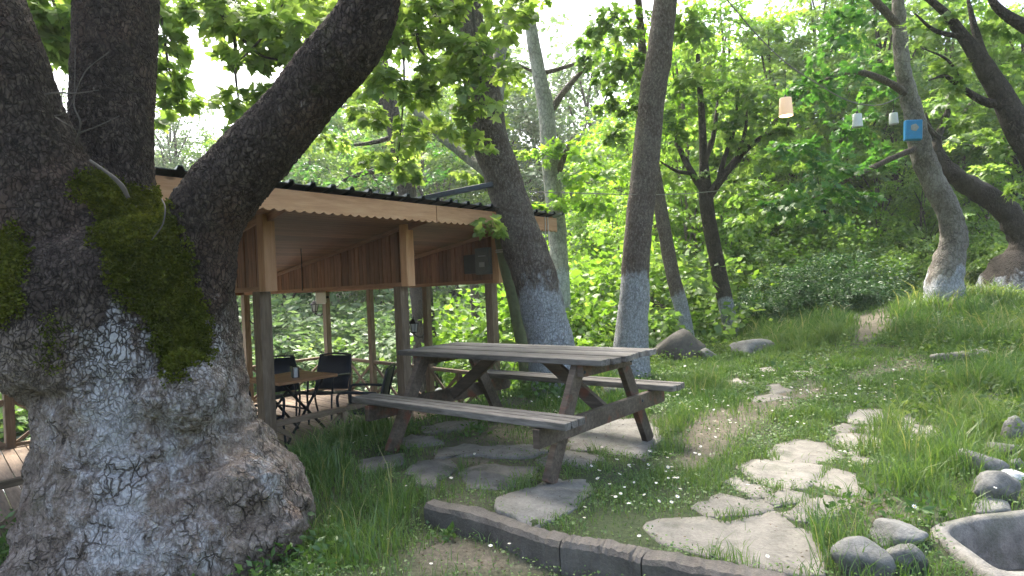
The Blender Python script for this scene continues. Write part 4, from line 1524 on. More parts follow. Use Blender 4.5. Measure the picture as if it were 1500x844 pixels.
crown([(600, 55, 6.3, 50, 16), (560, 115, 6.3, 34, 8), (648, 110, 6.3, 40, 11), (690, 65, 6.3, 38, 12), (705, 150, 6.4, 32, 9), (665, 190, 6.4, 22, 5), (600, 195, 6.5, 30, 7), (582, 240, 6.5, 20, 5),
       (725, 105, 6.4, 26, 6), (640, 15, 6.3, 55, 16), (565, 25, 6.3, 36, 10), (740, 20, 6.5, 40, 11), (597, 250, 6.5, 14, 3), (718, 332, 6.7, 13, 4), (540, 170, 6.5, 20, 4), (700, 215, 6.4, 16, 3), (780, 15, 7, 30, 7), (515, 60, 6.5, 24, 5), (610, 140, 6.4, 22, 5)], 13, .112, HERO, 'leaf_hero', LT, 3, dens=1.25)
crown([(x_ + rg0.normal(0, 14), y_ + rg0.normal(0, 12), 9.3 + rg0.normal(0, .6), 28, 7) for x_ in range(560, 770, 44) for y_ in range(-20, 260, 44) if rg0.random() < (.9 if y_ < 90 else .45)], 14, .105, MID, 'leaf_hero', LT, 17, 'back_crown', dens=1.3)
cs = [np.array([x + rg0.normal(0, .6), y + rg0.normal(0, .6), rg0.uniform(6.2, 8.5)]) for x in np.arange(-2.5, 2.6, 1.5) for y in np.arange(6.5, 12, 1.6) if rg0.random() < .62]
overhead(cs, 12, .2, LOW, 'leaf_mid', LT, 4, 1.0, 16)
twigs('twigs', [px_path(q) for q in ([(625, -40, 6.4, 4), (632, 10, 6.3, 3), (655, 45, 6.3, 2.4), (675, 60, 6.3, 1.6)], [(614, -20, 6.3, 3), (612, 60, 6.3, 2.5), (625, 85, 6.3, 1.6)],
      [(590, 60, 6.4, 2), (592, 120, 6.4, 1.6), (588, 180, 6.5, 1.2), (582, 240, 6.5, .8)], [(690, 0, 6.3, 2.5), (700, 80, 6.3, 2), (706, 150, 6.4, 1.2), (700, 215, 6.4, .8)])], MAT['twig'], LT)

# straight plane tree
ST = tree('plane_tree', 'straight tall plane tree with whitewashed foot behind the picnic table')
p_, r_ = px_path([(925, 600, 8.2, 34), (925, 560, 8.2, 29), (925, 500, 8.2, 25), (929, 440, 8.2, 21.5), (931, 388, 8.2, 20), (938, 310, 8.2, 19.5), (945, 245, 8.2, 19), (954, 150, 8.2, 19), (966, 75, 8.2, 18), (975, 0, 8.2, 17), (985, -90, 8.2, 15), (1000, -260, 8.2, 11)])
trunk_part('trunk', p_, r_, MAT['bark_plane'], ST, 120, 36, .06, 21, (-1, 1.33), bumps=.008)
p_, r_ = px_path([(978, -20, 8.2, 8), (940, -60, 8.4, 6), (890, -70, 8.6, 4)])
trunk_part('limb', p_, r_, MAT['bark_plane'], ST, 20, 10, .06, 22)
crown([(905, 35, 8.8, 36, 11), (935, 95, 8.8, 30, 9), (888, 105, 8.8, 26, 7), (925, 160, 8.8, 20, 5), (1010, 40, 9, 32, 9), (880, 150, 9, 18, 4), (900, 200, 9, 20, 5), (1015, 110, 9, 26, 7), (860, 60, 9, 14, 3), (866, 92, 11.8, 14, 4), (858, 86, 11.8, 12, 3)], 14, .12, HERO, 'leaf_mid', ST, 5, dens=1.25)
cs = [np.array([x + rg0.normal(0, .6), y + rg0.normal(0, .6), rg0.uniform(6.5, 9)]) for x in np.arange(1, 5.6, 1.5) for y in np.arange(4.5, 12, 1.6) if rg0.random() < .62]
overhead(cs, 12, .2, LOW, 'leaf_mid', ST, 6, 1.0, 16)

# thin leaning plane
TT = tree('plane_tree', 'thin pale leaning plane tree with whitewashed foot beside a boulder')
p_, r_ = px_path([(1009, 520, 11, 13), (1006, 492, 11, 11.5), (998, 450, 11, 10.5), (985, 400, 11, 10), (972, 330, 11, 9.5), (964, 280, 11, 9), (955, 220, 11, 8), (945, 120, 11, 7), (935, 0, 11, 5), (930, -60, 11, 4)])
trunk_part('trunk', p_, r_, MAT['bark_plane'], TT, 60, 16, .07, 31, (-1, .93))
crown([(900, 60, 11, 40, 10), (945, 30, 11, 40, 10), (980, 170, 11.5, 35, 9), (900, 250, 11.5, 35, 9), (880, 300, 11.5, 30, 8)], 15, .13, MID, 'leaf_yel', TT, 7, dens=1.3)

# slender dark tree
SD = tree('plane_tree', 'slender dark tree with forked crown and whitewashed foot beside the thicket')
p_, r_ = px_path([(1074, 515, 11.5, 14), (1072, 488, 11.5, 12), (1062, 440, 11.5, 11), (1049, 380, 11.5, 10.5), (1038, 320, 11.5, 10), (1034, 288, 11.5, 10), (1031, 240, 11.5, 6.5), (1028, 170, 11.5, 5), (1022, 80, 11.5, 3)])
trunk_part('trunk', p_, r_, MAT['bark_dark'], SD, 60, 16, .07, 41, (-1, .80))
for q in ([(1036, 292, 11.5, 7), (1052, 268, 11.3, 6), (1078, 235, 11.2, 5), (1110, 205, 11, 4), (1150, 188, 10.8, 2.5)], [(1034, 285, 11.5, 6), (1015, 255, 11.5, 5), (995, 215, 11.6, 4), (985, 160, 11.7, 2.5)],
          [(1052, 268, 11.3, 4), (1060, 235, 11.2, 3.5), (1075, 190, 11.2, 3), (1082, 130, 11.2, 2)], [(1031, 240, 11.5, 4), (1045, 200, 11.7, 3.5), (1052, 140, 11.9, 2.4)], [(1078, 235, 11.2, 3), (1092, 190, 11, 2.4), (1094, 150, 11, 1.5)],
          [(1015, 255, 11.5, 3), (990, 250, 11.2, 2.4), (965, 235, 11, 1.6)]):
    p_, r_ = px_path(q)
    trunk_part('limb', p_, r_, MAT['bark_dark'], SD, 22, 9, .08, 42)
crown([(1000, 130, 11.5, 42, 14), (1060, 105, 11.8, 46, 14), (1115, 135, 11.3, 42, 14), (985, 205, 11.6, 36, 11), (1048, 190, 11.9, 40, 12), (1108, 215, 11, 40, 13), (1155, 230, 10.8, 34, 11), (1005, 262, 11.8, 32, 9), (1082, 275, 11.6, 38, 11), (1130, 290, 11.4, 34, 10),
       (975, 310, 11.9, 32, 9), (1150, 165, 11, 34, 10), (1095, 320, 11.9, 30, 8), (1010, 320, 12, 28, 7), (1025, 60, 11.6, 40, 11), (1165, 310, 11.8, 30, 8), (960, 255, 11.4, 26, 7), (1084, 135, 11.1, 26, 8), (1092, 165, 10.9, 24, 7), (1075, 180, 11.0, 24, 7), (1028, 125, 11.3, 28, 8), (1050, 150, 11.6, 24, 7), (990, 170, 11.5, 24, 7), (1140, 195, 10.7, 24, 7)], 15, .12, MID, 'leaf_mid', SD, 8, dens=1.3)

# bent plane tree
BT = tree('plane_tree', 'bent plane tree with swollen whitewashed foot carrying the blue box')
p_, r_ = px_path([(1384, 462, 10, 37), (1383, 435, 10, 33), (1384, 408, 10, 30), (1391, 380, 10, 26), (1397, 350, 10, 22.5), (1393, 322, 10, 20.5), (1381, 292, 10, 20.5), (1365, 262, 10, 20), (1352, 230, 10, 18.5), (1343, 195, 10, 17.5), (1338, 165, 10, 17), (1327, 125, 10, 14.5), (1320, 75, 10, 13), (1317, 20, 10, 12), (1316, -50, 10, 11), (1320, -200, 10, 8)], .78)
trunk_part('trunk', p_, r_, MAT['bark_pale2'], BT, 130, 32, .08, 51, (-1, 1.10), bumps=.02)
for q in ([(1330, 140, 10, 6), (1300, 120, 9.7, 5), (1250, 105, 9.5, 4), (1200, 120, 9.3, 2.5)], [(1318, 40, 10, 6), (1280, 0, 9.8, 5), (1240, -30, 9.6, 3)], [(1348, 215, 10, 5), (1300, 235, 9.7, 4), (1250, 260, 9.5, 3), (1190, 290, 9.4, 2)]):
    p_, r_ = px_path(q)
    trunk_part('limb', p_, r_, MAT['bark_plane'], BT, 22, 9, .08, 52)
crown([(1230, 50, 9.6, 46, 15), (1270, 105, 10.4, 40, 13), (1200, 125, 9.4, 40, 13), (1250, 185, 10.2, 38, 13), (1165, 215, 9.6, 34, 10), (1222, 245, 9.4, 42, 13), (1285, 240, 10.6, 32, 9), (1185, 290, 9.4, 36, 11), (1250, 290, 9.6, 30, 8), (1275, 20, 10.6, 34, 10), (1290, 130, 10.7, 24, 7), (1140, 300, 9.6, 24, 6), (1210, 325, 9.6, 22, 5)], 15, .12, MID, 'leaf_dark', BT, 9, dens=1.3)
cs = [np.array([x + rg0.normal(0, .6), y + rg0.normal(0, .6), rg0.uniform(6.5, 9)]) for x in np.arange(3, 10.1, 1.6) for y in np.arange(3.5, 12, 1.6) if rg0.random() < .8]  # mostly unseen canopy spread over the right slope to keep it in shade
overhead(cs, 12, .2, LOW, 'leaf_mid', BT, 10, 1.0, 15)

# dark leaning tree with the mossy mound
DT = tree('plane_tree', 'dark leaning tree growing from a broad mossy whitewashed mound')
p_, r_ = px_path([(1490, 470, 11, 75), (1488, 430, 11, 62), (1490, 398, 11, 46), (1500, 372, 11, 30), (1498, 345, 11, 23), (1472, 308, 11, 20), (1432, 280, 11, 17.5), (1396, 256, 11, 15), (1376, 228, 11, 11), (1372, 205, 11, 8), (1384, 180, 11, 5), (1390, 150, 11, 3)], .82)
trunk_part('trunk', p_, r_, MAT['bark_dark'], DT, 90, 28, .10, 61, (-1, 1.0), bumps=.03)
for q in ([(1374, 210, 11, 5), (1362, 190, 11, 4), (1356, 165, 11, 2)],):
    p_, r_ = px_path(q)
    trunk_part('limb', p_, r_, MAT['bark_dark'], DT, 16, 8, .08, 62)
rg = np.random.default_rng(63)
mp = np.array([P(rg.uniform(1432, 1520), rg.uniform(352, 392), 10.6) for _ in range(1)])
crown([(1385, 150, 11, 34, 10), (1420, 200, 11.2, 30, 8), (1450, 250, 11.4, 26, 7), (1400, 320, 11.6, 20, 5)], 13, .15, MID, 'leaf_mid', DT, 12)

DT2 = tree('plane_tree', 'dark tree arching in with long forked boughs above the mossy mound')
p_, r_ = px_path([(1640, 560, 8.5, 34), (1620, 450, 8.5, 28), (1580, 340, 8.5, 24), (1530, 250, 8.5, 21), (1495, 195, 8.5, 18), (1470, 145, 8.5, 15), (1440, 95, 8.5, 12), (1412, 55, 8.5, 8.5), (1385, 20, 8.5, 6), (1350, -10, 8.5, 4)])
trunk_part('trunk', p_, r_, MAT['bark_dark'], DT2, 70, 20, .07, 65)
for q in ([(1474, 152, 8.5, 7), (1445, 150, 8.5, 6), (1410, 130, 8.5, 4.5), (1385, 112, 8.5, 3), (1360, 118, 8.5, 1.6)], [(1450, 110, 8.5, 7), (1430, 50, 8.6, 5), (1418, 0, 8.7, 4)], [(1412, 55, 8.5, 4), (1370, 45, 8.4, 3), (1340, 20, 8.4, 2)],
          [(1560, 60, 8.0, 18), (1505, 40, 8.0, 10), (1460, 10, 8, 6), (1440, -30, 8, 5)], [(1410, 130, 8.5, 3), (1390, 90, 8.5, 2), (1350, 70, 8.4, 1.4)]):
    p_, r_ = px_path(q)
    trunk_part('limb', p_, r_, MAT['bark_dark'], DT2, 22, 10, .07, 66)
crown([(1360, 35, 8.6, 34, 9), (1400, 95, 8.6, 26, 6), (1470, 95, 8.6, 30, 7), (1440, 35, 8.7, 26, 6), (1490, 30, 8.4, 36, 9), (1380, 130, 8.6, 22, 5), (1490, 130, 8.6, 26, 6), (1420, 175, 8.8, 24, 6), (1470, 210, 8.8, 30, 8), (1495, 270, 8.8, 26, 7)], 14, .115, MID, 'leaf_mid', DT2, 13, dens=1.2)

# pale tree behind the leaning one
PT = tree('plane_tree', 'tall pale plane tree with bare angled boughs rising behind the roof corner')
p_, r_ = px_path([(826, 560, 12, 17), (824, 500, 12, 15), (820, 400, 12, 13.5), (816, 330, 12, 13), (809, 270, 12, 12.5), (804, 215, 12, 12.5), (801, 165, 12, 12), (790, 110, 12, 10.5), (780, 55, 12, 9.5), (774, 10, 12, 8.5), (768, -60, 12, 7), (760, -160, 12, 5)])
trunk_part('trunk', p_, r_, MAT['bark_pale'], PT, 70, 18, .06, 71, (-1, 1.5))
for q in ([(804, 168, 12, 6), (822, 140, 12, 5), (840, 118, 12, 4), (864, 92, 12, 2.6)], [(792, 108, 12, 4), (812, 103, 12, 3.4), (838, 95, 12, 2.6), (856, 86, 12, 1.4)], [(775, 10, 12, 4), (790, -10, 12, 3), (800, -50, 12, 2)], [(790, 108, 12, 3), (770, 100, 12, 2), (758, 92, 12, 1.2)], [(815, 260, 12, 6), (828, 225, 11.8, 4), (838, 200, 11.8, 2.4)]):
    p_, r_ = px_path(q)
    trunk_part('limb', p_, r_, MAT['bark_plane'], PT, 20, 9, .06, 72)
crown([(830, 220, 11.6, 28, 8), (845, 255, 11.6, 26, 7), (790, 225, 11.6, 18, 4), (830, 290, 11.6, 26, 6), (790, 300, 11.6, 18, 4), (860, 235, 11.6, 18, 4)], 13, .16, MID, 'leaf_yel', PT, 14)

# dark trunk behind the pavilion
BP = tree('pine_tree', 'dark furrowed trunk standing behind the pavilion side railing')
p_, r_ = px_path([(625, 580, 14, 24), (624, 520, 14, 19), (619, 450, 14, 17), (610, 370, 14, 15.5), (598, 290, 14, 14), (585, 220, 14, 12.5), (573, 160, 14, 11), (562, 110, 14, 10), (552, 40, 14, 8), (540, -40, 14, 6)])
trunk_part('trunk', p_, r_, MAT['bark_dark'], BP, 70, 18, .09, 81)
for q in ([(565, 150, 14, 5), (535, 148, 14, 4), (500, 158, 14, 3)], [(590, 255, 14, 5), (555, 250, 14, 4), (510, 262, 14, 3), (470, 290, 14, 2)], [(580, 200, 14, 4), (540, 210, 14, 3), (490, 215, 14, 2)]):
    p_, r_ = px_path(q)
    trunk_part('limb', p_, r_, MAT['bark_dark'], BP, 18, 8, .06, 82)
crown([(500, 150, 14, 34, 11), (470, 200, 14, 34, 11), (520, 215, 14, 34, 11), (450, 250, 14.2, 34, 11), (490, 270, 14, 30, 9), (545, 265, 14, 26, 8), (430, 200, 14.5, 30, 9), (540, 110, 14, 34, 9), (410, 270, 14.5, 28, 8), (640, 260, 14, 26, 7), (650, 225, 14.2, 24, 6), (560, 60, 14, 30, 7)], 16, .11, OVAL, 'leaf_dark', BP, 15)

# slim green stem tied beside the end post
GS = thing('sapling', 'slim green sapling stem tied with cord beside the pavilion end post', 'sapling')
p_, r_ = px_path([(772, 560, 7.75, 10), (764, 500, 7.75, 9.5), (750, 430, 7.75, 9), (738, 380, 7.75, 8.5), (731, 340, 7.75, 8), (724, 300, 7.75, 6)])
trunk_part('stem', p_, r_, MAT['green_stem'], GS, 30, 10, .05, 91)
e = P(736, 368, 7.73)
for k in (-1, 1):
    v, f, _, _ = tube([e + np.array([.08 * math.cos(a), .08 * math.sin(a), k * .012]) for a in np.linspace(0, 6.1, 10)], [.008] * 10, 20, 5)
    mesh('cord', v, f, MAT['rope'], GS, True)

# far trunks glimpsed between leaves
for k, (q, lb) in enumerate((([(1272, 360, 17, 11), (1262, 320, 17, 10), (1246, 280, 17, 9), (1235, 245, 17, 8), (1225, 180, 17, 6)], 'far dark leaning trunk seen through leaves above the thicket'),
                             ([(1215, 345, 19, 5), (1213, 300, 19, 5), (1210, 240, 19, 4)], 'far thin upright trunk seen through leaves beyond the thicket'),
                             ([(950, 440, 12.5, 7), (985, 468, 12, 8), (1002, 500, 11.5, 9)], 'fallen bough lying behind the thin pale leaning tree'),
                             ([(698, 560, 15, 7), (697, 480, 15, 7), (694, 400, 15, 6), (690, 320, 15, 5)], 'slim grey trunk across the stream behind the end post'))):
    o = thing('tree_trunk' if k != 2 else 'fallen_branch', lb, 'tree' if k != 2 else 'branch')
    p_, r_ = px_path(q)
    trunk_part('trunk' if k != 2 else 'bough', p_, r_, MAT['bark_dark'] if k != 3 else MAT['bark_plane'], o, 26, 10, .08, 95 + k)
    if k in (0, 1):
        a, b_, d_, _ = q[-1]
        crown([(a, b_ - 20, d_, 45, 14), (a + 40, b_ + 20, d_, 38, 11), (a - 35, b_ + 30, d_, 36, 10), (a + 15, b_ + 60, d_, 30, 8)], 14, .17, MID, 'leaf_yel', o, 97 + k)
    if k == 3:
        crown([(700, 330, 15, 34, 10), (680, 380, 15, 26, 7)], 14, .16, LOW, 'leaf_pale', o, 99)


# ------------------------------------------------------------------ background trees and bushes, from a few kinds
def proto_tree(name, seed, h, cr, ncl, ns, nl, size, shape, mat, bark, lowfrac=.3):
    rg = np.random.default_rng(seed)
    r_ = bpy.data.objects.new(name, None); COL.objects.link(r_)
    top = np.array([rg.normal(0, .3), rg.normal(0, .3), h * .92])
    pts = [np.array([0, 0, -.6]), np.array([.0, 0, .3]), top * .35 + rg.normal(0, .15, 3) * [1, 1, 0], top * .7 + rg.normal(0, .2, 3) * [1, 1, 0], top]
    v, f, c, rr = tube(pts, [h * .022, h * .018, h * .014, h * .009, h * .003], 26, 9, .08, seed)
    mesh('trunk', v, f, MAT[bark], r_, True, {'wash': np.zeros(len(v))})
    out = []
    for k in range(ncl):
        t = rg.uniform(lowfrac, 1.0)
        rad = cr * (1 - .75 * max(0, (t - .55) / .45) ** 1.3) * (.65 + .35 * min(1, (t - lowfrac) / .2 + .3))
        an = rg.uniform(0, 2 * np.pi); rr_ = rad * math.sqrt(rg.uniform(.05, 1))
        cc = np.array([math.cos(an) * rr_, math.sin(an) * rr_, t * h])
        s_ = cr * rg.uniform(.28, .45)
        out.append(clump(cc, (s_, s_, s_ * .5), ns, nl, size, shape, rg, np.array([math.cos(an), math.sin(an), -.1]), size * 1.15, .35))
        if k % 3 == 0:
            b0 = top * max(.15, t - .22)
            mid = (b0 + cc) / 2 + np.array([0, 0, .1])
            v, f, _, _ = tube([b0, mid, cc], [h * .006, h * .0045, h * .002], 8, 5)
            mesh('limb', v, f, MAT[bark], r_, True, {'wash': np.zeros(len(v))})
    v, f, a = cat_leaves(out)
    bigmesh('crown', v, f, MAT[mat], r_, False, {'rnd': a}, kind='stuff')
    return r_


def proto_bush(name, seed, ncl, ns, nl, size, shape, mat, upright=.3):
    rg = np.random.default_rng(seed)
    r_ = bpy.data.objects.new(name, None); COL.objects.link(r_)
    out = []
    for k in range(ncl):
        d = nrm(rg.normal(0, 1, 3)); d[2] = abs(d[2]) ** .8
        cc = d * rg.uniform(.35, .95) * np.array([1, 1, .95])
        s_ = rg.uniform(.18, .32)
        out.append(clump(cc, (s_, s_, s_ * .8), ns, nl, size, shape, rg, np.array([d[0] * .6, d[1] * .6, upright]), size * 1.1, .12))
        if k % 6 == 0:
            v, f, _, _ = tube([(d[0] * .1, d[1] * .1, -.2), tuple(cc * .55), tuple(cc)], [.02, .013, .006], 8, 5)
            mesh('stem', v, f, MAT['twig'], r_, True)
    v, f, a = cat_leaves(out)
    bigmesh('foliage', v, f, MAT[mat], r_, False, {'rnd': a}, kind='stuff')
    return r_


PROTO = {
    'A': proto_tree('woodland_tree', 301, 10, 2.9, 62, 18, 15, .145, MID, 'leaf_mid', 'bark_dark', .15),
    'B': proto_tree('woodland_tree', 302, 10, 2.6, 60, 18, 15, .145, MID, 'leaf_yel', 'bark_plane', .12),
    'C': proto_tree('woodland_tree', 303, 10, 3.2, 80, 18, 15, .17, LOW, 'leaf_yel', 'bark_dark', .12),
    'D': proto_tree('woodland_tree', 304, 10, 2.7, 54, 17, 15, .17, LOW, 'leaf_dark', 'bark_dark', .12),
    'W': proto_tree('hazy_tree', 305, 10, 3.6, 64, 17, 15, .17, LOW, 'leaf_pale', 'bark_dark', .05),  # distant trees whose pale leaves carry haze in their colour
    'b': proto_bush('bush', 311, 60, 14, 13, .060, OVAL, 'leaf_bush'),
    'g': proto_bush('bush', 312, 85, 15, 13, .052, LOW, 'leaf_mid'),
    'y': proto_bush('bush', 313, 85, 15, 13, .052, LOW, 'leaf_mid2'),
    'p': proto_bush('bush', 314, 60, 14, 13, .070, OVAL, 'leaf_pale'),
}
USED = set(); SEEN = {}
PHR = {'A': 'mid green woodland tree', 'B': 'yellow-green woodland tree', 'C': 'bright back-lit woodland tree', 'D': 'dark green woodland tree', 'W': 'haze-pale woodland tree',
       'b': 'dark grey-green bush', 'g': 'mid green bush', 'y': 'yellow-green bush', 'p': 'pale leafy bush'}


MARKS = [(0, 'the old tree first limb'), (115, 'the mossy fork of the old tree'), (235, 'the old tree middle limb'), (330, 'the old tree curved limb'), (400, 'the first clad post'), (475, 'the cafe table'), (530, 'the corner post'), (600, 'the second clad post'),
         (660, 'the steel strut'), (715, 'the meter box'), (775, 'the leaning plane tree'), (830, 'the tall pale tree'), (885, 'the gap beside the straight tree'), (940, 'the straight plane tree'), (990, 'the thin leaning tree'), (1040, 'the slender forked tree'), (1105, 'the thicket edge'),
         (1155, 'the lit lamp'), (1205, 'the thicket middle'), (1255, 'the first white cup lamp'), (1305, 'the second white cup lamp'), (1355, 'the blue box'), (1410, 'the bent tree'), (1465, 'the arching boughs'), (1560, 'the mossy mound')]


def mark(px):
    return min(MARKS, key=lambda q: abs(q[0] - px))[1]


def place(px, dep, top, kind, where, wide=1.0, rot=None, foot=None, near=None):
    """a tree or bush standing on the ground at this bearing and distance, as tall as its top in the photo"""
    q = CAM + dep * rayd(px, 420)
    x, y = q[0], q[1]
    z = float(H(x, y))
    topz = P(px, top, dep)[2]
    unit = 10.3 if kind.isupper() else 1.2
    s_ = max(.25, (topz - z) / unit)
    o = PROTO[kind] if kind not in USED else copy_tree(PROTO[kind])
    USED.add(kind)
    o.location = (x, y, z - .02)
    o.rotation_euler = (0, 0, random.Random(int(px * 7 + dep * 31)).uniform(0, 6.28) if rot is None else rot)
    o.scale = (s_ * wide, s_ * wide, s_)
    tree_ = kind.isupper()
    o['label'] = PHR[kind] + ' ' + (where if not near else near + mark(px))
    if near and o['label'] in SEEN:
        o['label'] = ('shorter ' if top > SEEN[o['label']] else 'taller ') + o['label']
    SEEN[o['label']] = top
    o['category'] = 'tree' if tree_ else 'bush'
    o['group'] = PHR[kind].replace('bush', 'bushe') + 's ' + where
    return o


FAR = 'far behind across the stream'
for px, top, k in ((-60, 60, 'C'), (60, 110, 'W'), (170, 150, 'C'), (262, 235, 'W'), (345, 190, 'C'), (450, 120, 'C'), (550, 100, 'C'), (650, 120, 'C'), (735, 190, 'C'), (825, 265, 'W'), (795, 110, 'W'), (865, 60, 'W'), (715, 60, 'W'), (255, 120, 'W')):
    place(px, 34 + 4 * math.sin(px), top, k, FAR, near='far across the stream behind ')
for px, top, k in ((905, 200, 'C'), (985, 90, 'C'), (1075, 60, 'C'), (1160, 90, 'C'), (1250, 40, 'C'), (1340, 60, 'C'), (1430, 50, 'C'), (1520, 20, 'C'), (1130, 200, 'B'), (1370, 190, 'B')):
    place(px, 30 + 4 * math.sin(px), top, k, 'far up the wooded slope', near='far up the slope behind ')
MIDB = 'on the bank behind the pavilion'
for px, dep, top, k in ((20, 20, 190, 'W'), (120, 28, 230, 'B'), (300, 27, 275, 'W'), (385, 27, 215, 'W'), (470, 28, 180, 'D'), (560, 28, 170, 'A'), (650, 27, 200, 'B'), (735, 28, 260, 'B'), (420, 24, 150, 'A'), (620, 25, 120, 'A')):
    place(px, dep, top, k, MIDB, near='on the far bank behind ')
for px, dep, top, k in ((880, 18, 270, 'B'), (945, 19, 130, 'B'), (1010, 17, 40, 'B'), (1075, 19, -10, 'B'), (1150, 18, 30, 'A'), (1230, 19, -60, 'A'), (1320, 17, -40, 'A'), (1410, 18, -20, 'B'), (1500, 16, 0, 'A'), (1180, 22, 70, 'B'), (1290, 23, 30, 'B'), (1370, 22, 60, 'A'), (1470, 21, 30, 'B'), (1130, 15.5, 215, 'B'), (1205, 15, 235, 'A'), (1290, 15.5, 220, 'B'), (1065, 15, 260, 'B'), (960, 16, 240, 'B'), (1360, 14.5, 250, 'A'), (1450, 15, 230, 'B'), (905, 15, 300, 'B'), (1010, 14.5, 250, 'B'), (1100, 17, 170, 'B'), (1170, 16.5, 180, 'B'), (1245, 16.5, 190, 'B'), (1320, 16, 200, 'B'), (1420, 16.5, 200, 'B')):
    place(px, dep, top, k, 'growing beyond the thicket', near=('deep in the wood behind ' if dep > 20 else 'low in the wood behind ' if dep < 16 else 'in the wood behind '))
# riverside bushes seen through the pavilion
for px, dep, top, k in ((-20, 15, 420, 'g'), (40, 16, 440, 'p'), (330, 19, 410, 'p'), (375, 21, 380, 'p'), (430, 19.5, 405, 'p'), (480, 21, 390, 'p'), (530, 19, 420, 'p'), (575, 21, 390, 'p'), (625, 19, 415, 'p'), (675, 20, 400, 'g'), (720, 18, 420, 'p'), (760, 19, 400, 'g'),
                        (350, 18, 470, 'g'), (400, 18, 480, 'p'), (455, 18, 475, 'g'), (510, 18, 480, 'p'), (600, 18, 480, 'b'), (560, 18, 490, 'b')):
    place(px, dep, top, k, 'on the far side of the stream', 1.25, near=('low at the water across from ' if top > 460 else 'across the stream behind '))
for px, dep, top, k in ((845, 12, 400, 'y'), (875, 13, 350, 'g'), (905, 14, 330, 'y'), (850, 15, 330, 'y'), (960, 13, 330, 'g'), (990, 14.5, 290, 'y'), (1030, 14, 350, 'g'), (940, 11.8, 430, 'g'), (1025, 12.6, 420, 'g'), (1000, 13, 380, 'y'), (795, 14, 380, 'y'), (860, 11, 450, 'g'), (890, 10.8, 445, 'y')):
    place(px, dep, top, k, 'between the whitewashed trunks at the bank top', near=('low on the bank top behind ' if top > 400 else 'on the bank top behind '))
for px, dep, top, k in ((1120, 12.2, 385, 'b'), (1165, 12.0, 368, 'b'), (1210, 12.2, 352, 'b'), (1250, 12.6, 350, 'b'), (1140, 11.6, 420, 'b'), (1195, 11.5, 415, 'b'), (1240, 11.8, 400, 'b')):
    place(px, dep, top, k, 'massed in the thicket beside the trodden path', 1.1, near=('in the front of the thicket below ' if top > 398 else 'in the thicket below '))
for px, dep, top, k in ((1275, 13, 370, 'y'), (1095, 14, 330, 'g'), (1150, 15, 290, 'y'), (1090, 12.6, 410, 'g'), (1215, 14.5, 300, 'g'), (1280, 15, 320, 'y'), (1330, 15, 300, 'y'), (1300, 14, 345, 'g'), (1345, 14, 330, 'g'), (1430, 14, 330, 'g'), (1480, 13.5, 300, 'g'), (1520, 13, 320, 'y'), (1395, 15.5, 290, 'y')):
    place(px, dep, top, k, 'on the slope behind the bent tree', near='on the slope behind ')

# ------------------------------------------------------------------ grass, clover, daisies
TALL = [np.array([G(a, b)[:2] for a, b in q]) for q in (
    [(400, 640), (470, 600), (560, 610), (600, 680), (610, 750), (560, 844), (440, 844), (420, 720)],
    [(1290, 600), (1340, 560), (1500, 500), (1560, 640), (1480, 690), (1400, 720), (1320, 740), (1260, 720), (1250, 660)],
    [(1085, 500), (1090, 462), (1250, 470), (1250, 500), (1180, 520)],
    [(1300, 500), (1310, 450), (1500, 420), (1560, 520), (1400, 540)],
    [(1180, 860), (1170, 780), (1230, 730), (1260, 790), (1250, 860)],
    [(690, 720), (720, 705), (800, 745), (790, 770), (720, 755)],
    [(750, 600), (760, 570), (900, 555), (930, 600), (860, 612)],
    [(1000, 600), (1010, 560), (1090, 560), (1080, 600)],
    [(960, 640), (1000, 580), (1040, 600), (1000, 660)])]
TALLH = [.17, .19, .19, .19, .24, .10, .15, .12, .10]


def scatter(n, seed, rmin=2.0, rmax=17, spread=.88):
    rg = np.random.default_rng(seed)
    r = rmin * (rmax / rmin) ** rg.random(n) * .5 + .5 * rg.uniform(rmin, rmax, n)
    th = rg.uniform(-spread, spread, n)
    return r * np.sin(th), r * np.cos(th), r, rg


def land(x, y):
    l, d = ld_of(x, y)
    big = (x + 1.85) ** 2 + (y - 3.45) ** 2 > .62 ** 2
    inpav = (d > .05) & (l < 3.5) & (d < 5)
    return big & ~inpav & (d < 4.5)


x, y, r, rg = scatter(380000, 401)
pt = np.stack([x, y], -1)
g = grassiness(x, y)
tall = np.zeros(len(x))
for q, hh in zip(TALL, TALLH):
    tall = np.maximum(tall, hh * smooth((.12 - poly_dist(pt, q)) / .3))
ost = on_stone(x, y, .035)
s_ = (x - KA[0]) * _kn[0] + (y - KA[1]) * _kn[1]; u_ = (x - KA[0]) * _kt[0] + (y - KA[1]) * _kt[1]
onk = np.any([in_poly(pt, q_) for q_ in KPOLY], axis=0)
tuft = np.clip(.3 + 1.0 * vnoise(pt * 5.5, 31), 0, 1)
tall = tall * np.clip(.62 + .6 * vnoise(pt * 2.6, 38) + .35 * vnoise(pt * 7, 39), .12, 1.25)
prob = np.clip(g * (.35 + .65 * tuft) + tall * 3.0, 0, 1)
keep = land(x, y) & ((~ost) | (rg.random(len(x)) < .015)) & (~onk) & (rg.random(len(x)) < prob)
x, y, r, tall, tuft = x[keep], y[keep], r[keep], tall[keep], tuft[keep]
n = len(x)
z = H(x, y)
hgt = (.045 + .060 * tuft + tall * (.45 + .75 * rg.random(n))) * rg.uniform(.6, 1.3, n)
hgt *= np.clip(1 + .55 * vnoise(np.stack([x, y], -1) * 2.0, 47) + .35 * vnoise(np.stack([x, y], -1) * 6.0, 48), .4, 1.8)
hgt += smooth((r - 7) / 6) * .05
straw = (rg.random(n) < .02) & (tall > .05)
hgt = np.where(straw, hgt * 1.5 + .05, hgt)
an = rg.uniform(0, 2 * np.pi, n)
